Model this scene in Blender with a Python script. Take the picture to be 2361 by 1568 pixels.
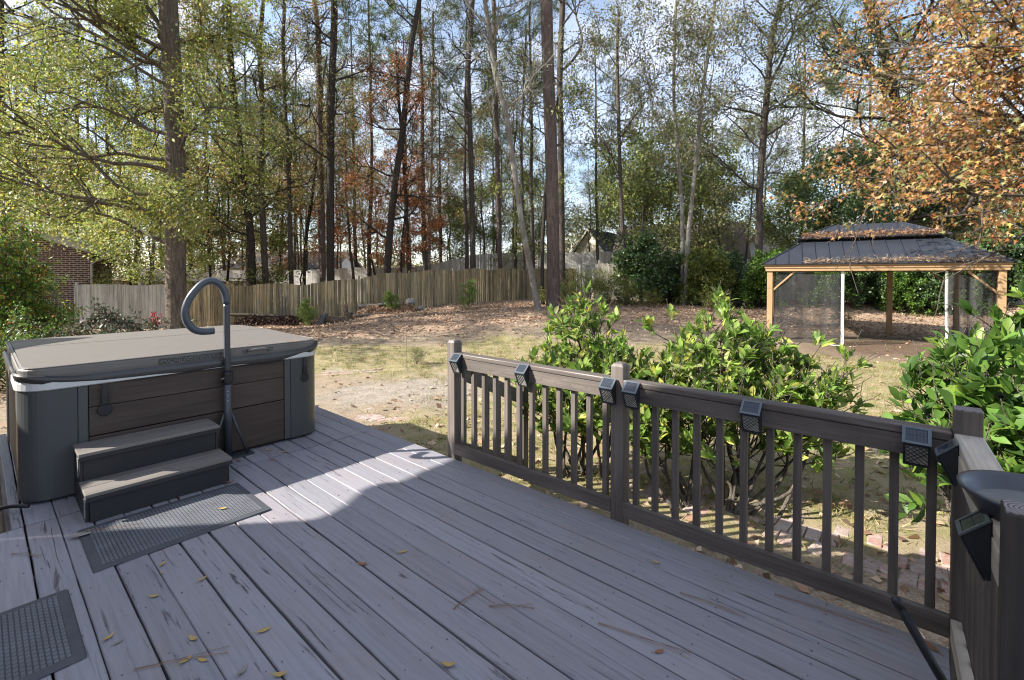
import bpy, math, random
import numpy as np
from mathutils import Vector, Matrix, noise as mnoise

for o in list(bpy.data.objects): bpy.data.objects.remove(o)
SC = bpy.context.scene
COL = SC.collection
R = math.radians

# ------------------------------------------------------------------ camera
F, CX, HY, PITCH, CAMH = 1083.0, 1180.5, 637.0, R(1.0), 1.6
cam_d = bpy.data.cameras.new('camera'); cam = bpy.data.objects.new('camera', cam_d); COL.objects.link(cam)
cam.location = (0, 0, CAMH); cam.rotation_euler = (R(90) - PITCH, 0, 0)
cam_d.sensor_width = 36; cam_d.lens = F / 2361 * 36
Y0 = HY + F * math.tan(PITCH)
cam_d.shift_y = -(784 - Y0) / 2361
cam_d.clip_start = .05; cam_d.clip_end = 3000
SC.camera = cam

# ------------------------------------------------------------------ sky, sun, exposure
SUNV = Vector((1.55, .20, -1.0))          # the way the light travels
w = bpy.data.worlds.new('World'); SC.world = w; w.use_nodes = True
nt = w.node_tree; nt.nodes.clear()
wo = nt.nodes.new('ShaderNodeOutputWorld'); bg = nt.nodes.new('ShaderNodeBackground')
sky = nt.nodes.new('ShaderNodeTexSky'); sky.sky_type = 'NISHITA'; sky.sun_disc = False
sky.sun_elevation = math.atan(1 / 1.555); sky.sun_rotation = R(-90)
sky.air_density = 1.0; sky.dust_density = .6; sky.ozone_density = 1.0
tc = nt.nodes.new('ShaderNodeTexCoord'); mp = nt.nodes.new('ShaderNodeMapping')
mp.inputs['Scale'].default_value = (1.1, 1.6, 3.2); mp.inputs['Rotation'].default_value = (0, .12, .5)
nz = nt.nodes.new('ShaderNodeTexNoise'); nz.inputs['Scale'].default_value = 2.0; nz.inputs['Detail'].default_value = 7
nz.inputs['Roughness'].default_value = .6; nz.inputs['Distortion'].default_value = .5
rp = nt.nodes.new('ShaderNodeValToRGB'); rp.color_ramp.elements[0].position = .40; rp.color_ramp.elements[1].position = .70; rp.color_ramp.elements[0].color = (.14, .14, .14, 1)
mx = nt.nodes.new('ShaderNodeMix'); mx.data_type = 'RGBA'
mx.inputs[7].default_value = (4.5, 4.6, 5.2, 1)
ml = nt.nodes.new('ShaderNodeMath'); ml.operation = 'MULTIPLY'; ml.inputs[1].default_value = .95
L = nt.links.new
L(tc.outputs['Generated'], mp.inputs[0]); L(mp.outputs[0], nz.inputs['Vector']); L(nz.outputs['Fac'], rp.inputs[0])
L(rp.outputs[0], ml.inputs[0]); L(ml.outputs[0], mx.inputs[0]); L(sky.outputs[0], mx.inputs[6]); L(mx.outputs[2], bg.inputs[0])
bg.inputs[1].default_value = .108; L(bg.outputs[0], wo.inputs[0])

sun_d = bpy.data.lights.new('sun', 'SUN'); sun = bpy.data.objects.new('sun', sun_d); COL.objects.link(sun)
sun_d.energy = 5.0; sun_d.angle = R(.53); sun_d.color = (1.0, .945, .87)
sun.rotation_euler = SUNV.to_track_quat('-Z', 'Y').to_euler(); sun.location = (-30, 0, 20)

vs = SC.view_settings; vs.view_transform = 'Standard'; vs.look = 'None'; vs.gamma = 1; vs.exposure = 1.45
SC.cycles.use_denoising = True; SC.cycles.denoising_prefilter = 'ACCURATE'; SC.cycles.filter_width = 1.15
SC.cycles.max_bounces = 8; SC.cycles.transparent_max_bounces = 12; SC.cycles.caustics_reflective = False; SC.cycles.caustics_refractive = False

# ------------------------------------------------------------------ frames
TH = R(-41.3); CT, ST = math.cos(TH), math.sin(TH)
def W(a, b, z=0.0): return Vector((a * CT - b * ST, a * ST + b * CT, z))
def at(px, py, Y):                       # a point at depth Y seen at (px,py) of the 2361-wide photo
    x = (px - CX) / F; u = -(py - Y0) / F
    cp, sp = math.cos(PITCH), math.sin(PITCH)
    d = Vector((x, cp + u * sp, -sp + u * cp)); t = Y / d.y
    return Vector((d.x * t, Y, CAMH + d.z * t))
def on(px, py, z=0.0):                   # a point at height z
    x = (px - CX) / F; u = -(py - Y0) / F
    cp, sp = math.cos(PITCH), math.sin(PITCH)
    d = Vector((x, cp + u * sp, -sp + u * cp)); t = (z - CAMH) / d.z
    return Vector((d.x * t, d.y * t, z))

GP = np.array([(-3,4,-.45),(0,5,-.45),(3,4,-.45),(5,3,-.45),(0,8,-.45),(4,8,-.45),(-5,9,-.45),(-10,10,-.5),(-16,12,-.5),(9,9,-.45),
 (2,12,-.35),(-3,13,-.38),(8,13,-.45),(11,14,-.42),(12,17,-.35),(15,14,-.4),(14,8,-.45),(20,12,-.4),
 (-14,19.5,-.6),(-9.5,21,-.52),(-4.7,22.5,.02),(-2.7,24,.19),(.5,27,.25),(1.8,19.5,.3),(1,17,.05),(4.6,22.6,.44),(7,20,.3),(13,21,.5),(20.7,19.5,.45),(9,19,.2),
 (0,38,.9),(-10,36,-.3),(-19,36,-.5),(10,38,1.0),(30,40,1.0),(-40,40,-.4),(0,70,1.6),(40,80,1.6),(-50,70,.2),(0,0,-.45),(0,-10,-.45),(-8,0,-.45),(-20,0,-.5),(10,0,-.45),(30,0,-.45)], float)
def gz(x, y):
    x = np.asarray(x, float); y = np.asarray(y, float); num = 0; den = 0
    for px, py, pz in GP:
        wt = 1.0 / ((x - px) ** 2 + (y - py) ** 2 + .8) ** 2
        num = num + wt * pz; den = den + wt
    return num / den

# ------------------------------------------------------------------ builders
def mesh_np(name, V, FS, smooth=False):
    me = bpy.data.meshes.new(name); V = np.asarray(V, np.float32)
    me.vertices.add(len(V)); me.vertices.foreach_set('co', V.ravel())
    idx = np.concatenate([np.asarray(f, np.int32).ravel() for f in FS])
    tot = np.concatenate([np.full(len(f), f.shape[1], np.int32) for f in FS])
    st = np.concatenate([[0], np.cumsum(tot)[:-1]]).astype(np.int32)
    me.loops.add(len(idx)); me.loops.foreach_set('vertex_index', idx)
    me.polygons.add(len(tot)); me.polygons.foreach_set('loop_start', st)
    try: me.polygons.foreach_set('loop_total', tot)
    except Exception: pass
    if smooth: me.polygons.foreach_set('use_smooth', np.ones(len(tot), bool))
    me.update(calc_edges=True); return me

def link(name, me, m=None, parent=None, loc=(0, 0, 0), rotz=0.0):
    o = bpy.data.objects.new(name, me); COL.objects.link(o); o.location = loc; o.rotation_euler = (0, 0, rotz)
    if m is not None and me is not None:
        for k in (m if isinstance(m, (list, tuple)) else [m]): me.materials.append(k)
    if parent is not None: o.parent = parent
    return o

def tag(o, label=None, cat=None, group=None, kind=None):
    if label: o['label'] = label
    if cat: o['category'] = cat
    if group: o['group'] = group
    if kind: o['kind'] = kind
    return o
def thing(name, label, cat, loc=(0, 0, 0), rotz=0.0, group=None):
    return tag(link(name, None, None, None, loc, rotz), label, cat, group)
def clone(o, parent=None):
    c = o.copy(); COL.objects.link(c)
    if parent is not None: c.parent = parent
    for ch in list(o.children): clone(ch, c)
    return c

class MB:
    def __init__(s): s.v = []; s.f = []
    def add(s, vs, fs):
        n = len(s.v); s.v += [tuple(p) for p in vs]; s.f += [tuple(i + n for i in f) for f in fs]
    def box(s, x0, x1, y0, y1, z0, z1, M=None):
        vs = [Vector((x, y, z)) for z in (z0, z1) for y in (y0, y1) for x in (x0, x1)]
        if M is not None: vs = [M @ p for p in vs]
        s.add(vs, [(0, 2, 3, 1), (4, 5, 7, 6), (0, 1, 5, 4), (2, 6, 7, 3), (0, 4, 6, 2), (1, 3, 7, 5)]); return s
    def beam(s, p, q, w_, h_, up=(0, 0, 1)):
        p = Vector(p); q = Vector(q); d = (q - p); L_ = d.length; d.normalize()
        side = d.cross(Vector(up)).normalized(); u = side.cross(d)
        M = Matrix((( *d, ), (*side,), (*u,))).transposed().to_4x4(); M.translation = p
        return s.box(0, L_, -w_ / 2, w_ / 2, -h_ / 2, h_ / 2, M)
    def tube(s, path, rad, n=8, cap=True):
        P = [Vector(p) for p in path]; k = len(P)
        rad = [rad] * k if not hasattr(rad, '__len__') else rad
        t0 = (P[1] - P[0]).normalized(); a = t0.orthogonal().normalized(); vs = []
        for i in range(k):
            t = (P[min(i + 1, k - 1)] - P[max(i - 1, 0)]).normalized()
            a = (a - t * a.dot(t)).normalized(); b = t.cross(a)
            for j in range(n):
                an = 2 * math.pi * j / n; vs.append(P[i] + (a * math.cos(an) + b * math.sin(an)) * rad[i])
        fs = [(i * n + j, i * n + (j + 1) % n, (i + 1) * n + (j + 1) % n, (i + 1) * n + j) for i in range(k - 1) for j in range(n)]
        if cap: fs += [tuple(range(n))[::-1], tuple(range((k - 1) * n, k * n))]
        s.add(vs, fs); return s
    def prism(s, poly, vec):
        P = [Vector(p) for p in poly]; n = len(P); v = Vector(vec)
        s.add(P + [p + v for p in P], [tuple(range(n))[::-1], tuple(range(n, 2 * n))] + [(i, (i + 1) % n, n + (i + 1) % n, n + i) for i in range(n)]); return s
    def lathe(s, prof, n=32, c=(0, 0, 0)):
        vs = [(c[0] + r * math.cos(2 * math.pi * j / n), c[1] + r * math.sin(2 * math.pi * j / n), c[2] + z) for r, z in prof for j in range(n)]
        k = len(prof)
        s.add(vs, [(i * n + j, i * n + (j + 1) % n, (i + 1) * n + (j + 1) % n, (i + 1) * n + j) for i in range(k - 1) for j in range(n)]); return s
    def loft(s, rings, cap=True):
        n = len(rings[0]); vs = [p for r in rings for p in r]
        fs = [(i * n + j, i * n + (j + 1) % n, (i + 1) * n + (j + 1) % n, (i + 1) * n + j) for i in range(len(rings) - 1) for j in range(n)]
        if cap: fs += [tuple(range(n))[::-1], tuple(range((len(rings) - 1) * n, len(rings) * n))]
        s.add(vs, fs); return s
    def build(s, name, m, parent=None, loc=(0, 0, 0), rotz=0.0, smooth=False, bevel=0.0, seg=2):
        me = bpy.data.meshes.new(name); me.from_pydata([tuple(p) for p in s.v], [], s.f)
        if smooth: me.polygons.foreach_set('use_smooth', [True] * len(me.polygons))
        me.update(); o = link(name, me, m, parent, loc, rotz)
        if bevel:
            bm_ = o.modifiers.new('bevel', 'BEVEL'); bm_.width = bevel; bm_.segments = seg; bm_.limit_method = 'ANGLE'; bm_.angle_limit = R(35)
        return o

def smoothpath(P, n=6):
    P = [Vector(p) for p in P]; out = []
    for i in range(len(P) - 1):
        p0, p1, p2, p3 = P[max(i - 1, 0)], P[i], P[i + 1], P[min(i + 2, len(P) - 1)]
        for k in range(n):
            t = k / n
            out.append(.5 * ((2 * p1) + (p2 - p0) * t + (2 * p0 - 5 * p1 + 4 * p2 - p3) * t * t + (3 * p1 - p0 - 3 * p2 + p3) * t ** 3))
    return out + [P[-1]]
def rrect(x0, x1, y0, y1, r, z, n=6):
    out = []
    for cx, cy, a0 in ((x1 - r, y1 - r, 0), (x0 + r, y1 - r, 90), (x0 + r, y0 + r, 180), (x1 - r, y0 + r, 270)):
        for k in range(n + 1):
            a = R(a0 + 90 * k / n); out.append(Vector((cx + r * math.cos(a), cy + r * math.sin(a), z)))
    return out

# ------------------------------------------------------------------ materials
def newmat(name, rough=.6, spec=.5, metal=0.0, col=None):
    m = bpy.data.materials.new(name); m.use_nodes = True
    b = m.node_tree.nodes['Principled BSDF']; b.inputs['Roughness'].default_value = rough
    b.inputs['Specular IOR Level'].default_value = spec; b.inputs['Metallic'].default_value = metal
    if col: b.inputs['Base Color'].default_value = (*col, 1)
    return m, m.node_tree, b
def nd(nt, t, **k):
    n = nt.nodes.new('ShaderNode' + t)
    for a, v in k.items():
        if a.startswith('i_'): n.inputs[int(a[2:]) if a[2:].isdigit() else a[2:]].default_value = v
        else: setattr(n, a, v)
    return n
def ramp(nt, fac, stops, const=False):
    r = nt.nodes.new('ShaderNodeValToRGB'); cr = r.color_ramp
    if const: cr.interpolation = 'CONSTANT'
    while len(cr.elements) < len(stops): cr.elements.new(.5)
    for e, (p, c) in zip(cr.elements, stops):
        e.position = p; e.color = (*c, 1) if hasattr(c, '__len__') else (c, c, c, 1)
    nt.links.new(fac, r.inputs[0]); return r.outputs[0]
def mixc(nt, fac, a, b, mode='MIX'):
    n = nt.nodes.new('ShaderNodeMix'); n.data_type = 'RGBA'; n.blend_type = mode
    for i, v in ((0, fac), (6, a), (7, b)):
        if hasattr(v, 'is_output') or hasattr(v, 'links'): nt.links.new(v, n.inputs[i])
        elif i == 0: n.inputs[0].default_value = v
        else: n.inputs[i].default_value = (*v, 1) if hasattr(v, '__len__') else (v, v, v, 1)
    return n.outputs[2]
def noisen(nt, vec, scale, detail=4, rough=.55, dist=0.0, vscale=None):
    if vscale is not None:
        mp = nt.nodes.new('ShaderNodeMapping'); mp.inputs['Scale'].default_value = vscale; nt.links.new(vec, mp.inputs[0]); vec = mp.outputs[0]
    n = nd(nt, 'TexNoise'); n.inputs['Scale'].default_value = scale; n.inputs['Detail'].default_value = detail
    n.inputs['Roughness'].default_value = rough; n.inputs['Distortion'].default_value = dist
    nt.links.new(vec, n.inputs['Vector']); return n.outputs['Fac']
def bumpn(nt, b, h, strength=.3, dist=.01):
    n = nd(nt, 'Bump'); n.inputs['Strength'].default_value = strength; n.inputs['Distance'].default_value = dist
    nt.links.new(h, n.inputs['Height']); nt.links.new(n.outputs[0], b.inputs['Normal'])
def objco(nt, island=True):
    t = nd(nt, 'TexCoord').outputs['Object']
    if not island: return t, None
    rnd = nd(nt, 'NewGeometry').outputs['Random Per Island']
    cm = nd(nt, 'CombineXYZ'); 
    for i, k in enumerate((37.0, 91.0, 53.0)):
        mu = nd(nt, 'Math', operation='MULTIPLY', i_1=k); nt.links.new(rnd, mu.inputs[0]); nt.links.new(mu.outputs[0], cm.inputs[i])
    ad = nd(nt, 'VectorMath', operation='ADD'); nt.links.new(t, ad.inputs[0]); nt.links.new(cm.outputs[0], ad.inputs[1])
    return ad.outputs[0], rnd
def perm(axis, lo, hi): v = [hi] * 3; v[axis] = lo; return tuple(v)

def wood(name, c1, c2, wear=(.5, .66), axis=0, rough=.62, bump=.35, var=.14, grain=.35, spec=.35, wscale=1.0, bd=.004, gscale=1.0):
    m, nt, b = newmat(name, rough, spec)
    v, rnd = objco(nt)
    n1 = noisen(nt, v, gscale, 7, .62, .8, perm(axis, 1.3, 34))
    n2 = noisen(nt, v, wscale, 5, .65, .5, perm(axis, 1.1, 8))
    n3 = noisen(nt, v, 1.3, 3, .5)
    c = mixc(nt, ramp(nt, n2, [(wear[0], 0), (wear[1], 1)]), c1, c2)
    c = mixc(nt, 1.0, c, ramp(nt, n1, [(.3, 1 - grain), (.62, 1.12)]), 'MULTIPLY')
    c = mixc(nt, 1.0, c, ramp(nt, n3, [(.25, .86), (.75, 1.1)]), 'MULTIPLY')
    if var: c = mixc(nt, 1.0, c, ramp(nt, rnd, [(0, 1 - var), (1, 1 + var * .6)]), 'MULTIPLY')
    nt.links.new(c, b.inputs['Base Color'])
    nt.links.new(ramp(nt, n1, [(.3, min(1, rough + .2)), (.7, rough - .08)]), b.inputs['Roughness'])
    bumpn(nt, b, n1, bump, bd); return m

def plain(name, c, rough=.5, spec=.5, metal=0.0, var=.12, scale=6.0, bump=0.0, bscale=80.0):
    m, nt, b = newmat(name, rough, spec, metal)
    v, _ = objco(nt, False)
    n = noisen(nt, v, scale, 6, .6)
    nt.links.new(mixc(nt, 1.0, c, ramp(nt, n, [(.25, 1 - var), (.75, 1 + var)]), 'MULTIPLY'), b.inputs['Base Color'])
    nt.links.new(ramp(nt, n, [(.3, min(1, rough + .1)), (.7, max(.05, rough - .1))]), b.inputs['Roughness'])
    if bump: bumpn(nt, b, noisen(nt, v, bscale, 3), bump, .002)
    return m

def leafmat(name, cols, trans=.35, rough=.5, spec=.4, gloss=True):
    m, nt, b = newmat(name, rough, spec)
    rnd = nd(nt, 'NewGeometry').outputs['Random Per Island']
    k = len(cols); c = ramp(nt, rnd, [((i + .0) / k, cc) for i, cc in enumerate(cols)], True)
    mul = nd(nt, 'Math', operation='MULTIPLY', i_1=57.3); nt.links.new(rnd, mul.inputs[0])
    fr = nd(nt, 'Math', operation='FRACT'); nt.links.new(mul.outputs[0], fr.inputs[0])
    c = mixc(nt, 1.0, c, ramp(nt, fr.outputs[0], [(0, .65), (1, 1.3)]), 'MULTIPLY')
    nt.links.new(c, b.inputs['Base Color'])
    tr = nd(nt, 'BsdfTranslucent'); nt.links.new(c, tr.inputs['Color'])
    ms = nd(nt, 'MixShader', i_0=trans); nt.links.new(b.outputs[0], ms.inputs[1]); nt.links.new(tr.outputs[0], ms.inputs[2])
    nt.links.new(ms.outputs[0], nt.nodes['Material Output'].inputs['Surface']); return m

def bark(name, c1, c2, sc=1.0, bump=.9, patch=None):
    m, nt, b = newmat(name, .9, .15)
    v, _ = objco(nt, False)
    n1 = noisen(nt, v, 1.0 * sc, 7, .65, .6, (17, 17, 2.4))
    vo = nd(nt, 'TexVoronoi', feature='DISTANCE_TO_EDGE'); mp = nd(nt, 'Mapping'); mp.inputs['Scale'].default_value = (13 * sc, 13 * sc, 3.0 * sc)
    nt.links.new(v, mp.inputs[0]); nt.links.new(mp.outputs[0], vo.inputs['Vector'])
    n2 = noisen(nt, v, .8, 3)
    c = mixc(nt, ramp(nt, n1, [(.35, 0), (.65, 1)]), c1, c2)
    c = mixc(nt, 1.0, c, ramp(nt, vo.outputs['Distance'], [(0, .45), (.22, 1.0)]), 'MULTIPLY')
    if patch: c = mixc(nt, ramp(nt, n2, [(.52, 0), (.66, .8)]), c, patch)
    else: c = mixc(nt, 1.0, c, ramp(nt, n2, [(.3, .8), (.7, 1.15)]), 'MULTIPLY')
    nt.links.new(c, b.inputs['Base Color'])
    ad = nd(nt, 'Math', operation='ADD'); nt.links.new(n1, ad.inputs[0])
    rr = ramp(nt, vo.outputs['Distance'], [(0, 0), (.25, 1)]); nt.links.new(rr, ad.inputs[1])
    bumpn(nt, b, ad.outputs[0], bump, .03); return m

M = {}
def deckmat():
    m, nt, b = newmat('deck_paint', .5, .4); v, rnd = objco(nt)
    fine = noisen(nt, v, 1.0, 6, .62, .5, (2.2, 46, 46)); crack = noisen(nt, v, 1.0, 7, .7, .9, (1.6, 30, 30))
    patch = noisen(nt, v, 1.0, 4, .6, .3, (.9, 5, 5)); blot = noisen(nt, v, 2.2, 5, .6, .4); dust = noisen(nt, v, 60, 4, .7)
    c = mixc(nt, ramp(nt, blot, [(.5, 0), (.72, .55)]), (.257, .251, .274), (.27, .226, .226))
    c = mixc(nt, 1.0, c, ramp(nt, rnd, [(0, .86), (1, 1.10)]), 'MULTIPLY')
    c = mixc(nt, ramp(nt, patch, [(.54, 0), (.72, .38)]), c, (.25, .19, .185))
    c = mixc(nt, 1.0, c, ramp(nt, fine, [(.3, .86), (.6, 1.04)]), 'MULTIPLY')
    weath = nd(nt, 'Math', operation='MULTIPLY'); nt.links.new(ramp(nt, crack, [(.355, 1), (.405, 0)]), weath.inputs[0]); nt.links.new(ramp(nt, patch, [(.36, .2), (.54, 1)]), weath.inputs[1])
    c = mixc(nt, weath.outputs[0], c, (.075, .062, .068))
    c = mixc(nt, ramp(nt, dust, [(.70, 0), (.78, .5)]), c, (.5, .48, .47))
    nt.links.new(c, b.inputs['Base Color']); nt.links.new(ramp(nt, fine, [(.3, .62), (.7, .42)]), b.inputs['Roughness'])
    h = mixc(nt, weath.outputs[0], fine, (0, 0, 0)); bumpn(nt, b, h, .6, .004); return m
M['deck'] = deckmat()
M['rail'] = wood('rail_paint', (.118, .098, .085), (.16, .135, .116), (.46, .62), 0, .5, .45, .12, .38, .4)
M['railz'] = wood('rail_paint_upright', (.118, .098, .085), (.16, .135, .116), (.46, .62), 2, .5, .45, .14, .38, .4)
M['rail_dark'] = wood('rail_dark_stain', (.07, .06, .058), (.095, .08, .074), (.5, .7), 0, .5, .35, .08, .3, .4)
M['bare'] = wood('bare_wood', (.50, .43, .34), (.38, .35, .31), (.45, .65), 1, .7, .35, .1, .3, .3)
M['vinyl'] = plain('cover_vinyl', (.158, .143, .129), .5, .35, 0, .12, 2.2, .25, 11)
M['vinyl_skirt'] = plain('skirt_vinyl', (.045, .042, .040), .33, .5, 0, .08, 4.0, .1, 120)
M['tub_panel'] = wood('tub_panel_board', (.058, .040, .031), (.07, .05, .04), (.45, .65), 1, .5, .25, .05, .25, .4)
M['tub_corner'] = plain('tub_corner_plastic', (.058, .061, .060), .36, .5, 0, .05)
M['tub_trim'] = plain('tub_trim_plastic', (.066, .069, .068), .4, .5, 0, .05)
M['white'] = plain('white_plastic', (.55, .55, .53), .35, .5, 0, .05)
M['black'] = plain('black_plastic', (.012, .012, .014), .42, .5, 0, .15)
M['riser'] = plain('dark_composite', (.022, .022, .024), .55, .4, 0, .12)
M['tread'] = wood('tread_board', (.16, .145, .13), (.20, .175, .155), (.4, .65), 1, .6, .3, .06, .3, .3)
M['tread_side'] = plain('grey_step_side', (.25, .25, .25), .5)
M['foam'] = plain('rail_foam', (.055, .065, .08), .38, .5, 0, .08)
M['steel'] = plain('grey_steel', (.055, .06, .07), .35, .5, .2, .08)
M['light_case'] = plain('lamp_case', (.018, .021, .025), .42, .5, 0, .1)
M['light_frame'] = plain('lamp_frame', (.10, .12, .135), .3, .5, .3, .1)
M['solar'] = plain('solar_cell', (.03, .035, .045), .2, .6, 0, .1)
M['lens'] = plain('lamp_lens', (.42, .40, .34), .35, .5, 0, .05)
M['metal_bit'] = plain('bright_metal', (.5, .5, .5), .3, .5, .9)
M['tan'] = wood('gazebo_tan', (.37, .245, .13), (.33, .215, .115), (.45, .65), 0, .5, .15, .06, .12, .35)
M['roofm'] = plain('roof_steel', (.038, .044, .058), .42, .5, .35, .2, 2.0)
M['web'] = plain('white_webbing', (.62, .62, .58), .8, .2)
M['dirt_grey'] = plain('grey_stone', (.23, .215, .2), .9, .2, 0, .25, 9, .5, 25)

def mat_mat():
    m, nt, b = newmat('rubber_mat', .62, .4); v, _ = objco(nt, False)
    br = nd(nt, 'TexBrick'); br.offset = .5; br.inputs['Scale'].default_value = 1.0
    br.inputs['Mortar Size'].default_value = .0028; br.inputs['Mortar Smooth'].default_value = .4; br.inputs['Brick Width'].default_value = .030; br.inputs['Row Height'].default_value = .019
    br.inputs['Color1'].default_value = (1, 1, 1, 1); br.inputs['Color2'].default_value = (.9, .9, .9, 1); br.inputs['Mortar'].default_value = (0, 0, 0, 1)
    nt.links.new(v, br.inputs['Vector'])
    n = noisen(nt, v, 5, 5)
    c = mixc(nt, br.outputs['Fac'], (.115, .122, .135), (.04, .043, .05))
    c = mixc(nt, 1.0, c, ramp(nt, n, [(.3, .8), (.7, 1.25)]), 'MULTIPLY')
    nt.links.new(c, b.inputs['Base Color']); bumpn(nt, b, br.outputs['Color'], .8, .004); return m
M['mat'] = mat_mat()
M['mat_edge'] = plain('rubber_edge', (.06, .064, .072), .6, .4, 0, .12)

def net():
    m, nt, b = newmat('insect_net', .9, .1, 0, (.05, .05, .052))
    tr = nd(nt, 'BsdfTransparent'); v, _ = objco(nt, False)
    n = noisen(nt, v, 1.0, 4, .6, 0, (7, 7, .35))
    ms = nd(nt, 'MixShader'); nt.links.new(ramp(nt, n, [(.36, .26), (.60, .68)]), ms.inputs[0])
    nt.links.new(b.outputs[0], ms.inputs[1]); nt.links.new(tr.outputs[0], ms.inputs[2])
    nt.links.new(ms.outputs[0], nt.nodes['Material Output'].inputs['Surface']); return m
M['net'] = net()

def bricks(name, c1, c2, mortar, w_=.22, h_=.075, ax=(0, 2)):
    m, nt, b = newmat(name, .85, .2); v, _ = objco(nt, False)
    sp = nd(nt, 'SeparateXYZ'); nt.links.new(v, sp.inputs[0]); cm = nd(nt, 'CombineXYZ')
    sxy = nd(nt, 'Math', operation='ADD'); nt.links.new(sp.outputs[0], sxy.inputs[0]); nt.links.new(sp.outputs[1], sxy.inputs[1]); nt.links.new(sxy.outputs[0], cm.inputs[0]); nt.links.new(sp.outputs[ax[1]], cm.inputs[1])
    br = nd(nt, 'TexBrick'); br.inputs['Scale'].default_value = 1; br.inputs['Brick Width'].default_value = w_; br.inputs['Row Height'].default_value = h_
    br.inputs['Mortar Size'].default_value = .010; br.inputs['Color1'].default_value = (*c1, 1); br.inputs['Color2'].default_value = (*c2, 1); br.inputs['Mortar'].default_value = (*mortar, 1)
    br.inputs['Bias'].default_value = 0
    nt.links.new(cm.outputs[0], br.inputs['Vector']); n = noisen(nt, v, 7, 5)
    nt.links.new(mixc(nt, 1.0, br.outputs['Color'], ramp(nt, n, [(.3, .75), (.7, 1.2)]), 'MULTIPLY'), b.inputs['Base Color'])
    bumpn(nt, b, br.outputs['Fac'], -.4, .01); return m
M['brick'] = bricks('brick_wall', (.13, .06, .042), (.085, .045, .036), (.42, .38, .33), .27, .095)
M['shingle'] = plain('roof_shingle', (.14, .12, .105), .9, .2, 0, .3, 5, .5, 30)
M['shingle_dark'] = plain('roof_shingle_dark', (.05, .055, .065), .9, .2, 0, .25, 5)
M['shingle_brown'] = plain('roof_shingle_brown', (.22, .17, .15), .9, .2, 0, .2, 5)
M['cream'] = plain('cream_siding', (.78, .72, .54), .7, .3, 0, .08)
M['whitew'] = plain('white_siding', (.82, .82, .80), .7, .3, 0, .06)
M['redbrick'] = bricks('far_red_brick', (.30, .11, .08), (.24, .09, .07), (.4, .33, .3), .3, .1)
M['eave'] = plain('eave_paint', (.36, .33, .27), .7, .3, 0, .1)
M['glass'] = plain('dark_glass', (.03, .035, .04), .1, .6, 0, .1)
M['fence'] = wood('fence_board', (.43, .33, .18), (.28, .245, .165), (.38, .60), 2, .9, .4, .5, .62, .15, 1.1, .006, .6)
M['fence_grey'] = wood('grey_fence_board', (.40, .385, .34), (.27, .26, .235), (.48, .66), 2, .9, .3, .15, .3, .15, .8, .006, .5)
M['fence_right'] = wood('weathered_fence_board', (.36, .33, .26), (.25, .24, .19), (.42, .62), 2, .9, .3, .3, .4, .15, .8, .006, .5)
M['fence_far'] = wood('far_fence_board', (.50, .48, .44), (.40, .385, .35), (.42, .62), 2, .9, .2, .22, .2, .15)
M['fence_new'] = wood('new_fence_board', (.50, .31, .09), (.40, .24, .08), (.42, .62), 2, .8, .2, .2, .2, .2)
M['bark_oak'] = bark('bark_oak', (.42, .34, .27), (.18, .145, .115), .9, 1.0)
M['bark_pine'] = bark('bark_pine', (.40, .30, .26), (.19, .145, .125), 1.0, 1.0)
M['bark_dark'] = bark('bark_dark', (0.116, 0.096, 0.081), (0.062, 0.051, 0.045), 1.2, .7)
M['bark_mid'] = bark('bark_mid', (0.202, 0.167, 0.139), (0.093, 0.078, 0.067), 1.2, .7)
M['bark_grey'] = bark('bark_grey', (0.403, 0.364, 0.310), (0.202, 0.178, 0.147), 1.2, .5, (0.500, 0.496, 0.434))
M['stem'] = bark('shrub_stem', (.20, .17, .135), (.11, .09, .07), 2.0, .5)
# ------------------------------------------------------------------ ground
rngG = np.random.default_rng(3)
def blob(x, y, cx, cy, rx, ry): return np.exp(-(((x - cx) / rx) ** 2 + ((y - cy) / ry) ** 2))
def vnoise(x, y, s, seed=0.0):
    x = np.asarray(x, float).ravel(); y = np.asarray(y, float).ravel()
    return np.array([mnoise.noise((a * s + seed, b * s - seed, seed * 1.7)) for a, b in zip(x, y)])
def zones(x, y):
    n = vnoise(x, y, .55, 3.1) * .5 + vnoise(x, y, 1.7, 9.2) * .35
    sand = blob(x, y, -2.3, 8.2, 2.1, 1.3) * 1.05 + blob(x, y, -3.4, 10.3, 1.8, .8) * .6 + blob(x, y, .5, 5.4, .9, .7) * .35 + blob(x, y, 3.0, 3.2, 1.2, .35) * .5
    sand = np.clip((sand + n * .95 - .42) * 1.8, 0, 1) * .9
    grass = blob(x, y, -.3, 11.6, 7.5, 2.4) * 1.3 + blob(x, y, 5.4, 7.6, 4.2, 3.2) * 1.5 + blob(x, y, 2.2, 8.5, 3.5, 2.2) * 1.2 + blob(x, y, -.2, 5.6, 1.6, 1.3) * 1.1 + blob(x, y, 3.0, 4.4, 2.2, .9) * .9 + blob(x, y, 11, 9.0, 3.5, 1.6) * 1.1 + blob(x, y, -6, 11.5, 3, 1.2) * .8
    grass = np.clip((grass + n * .8 - .35) * 1.8, 0, 1) * (1 - sand)
    lit = np.clip(blob(x, y, 1, 19, 13, 3.6) * 1.4 + blob(x, y, 14, 18.5, 9, 3.0) + blob(x, y, -9, 18, 7, 3.2) + blob(x, y, -10.5, 11, 4, 4) + blob(x, y, 2.6, 2.6, 2.3, .8) * .8 + (y > 21) + n * .5 - .2, 0, 1) * (1 - grass * .6)
    dirt = np.clip(blob(x, y, 10.8, 13.2, 3.3, 2.0) * 1.6 - .3 + n * .5, 0, 1)
    return sand, grass * (1 - dirt), lit * (1 - dirt * .7), dirt
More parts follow.
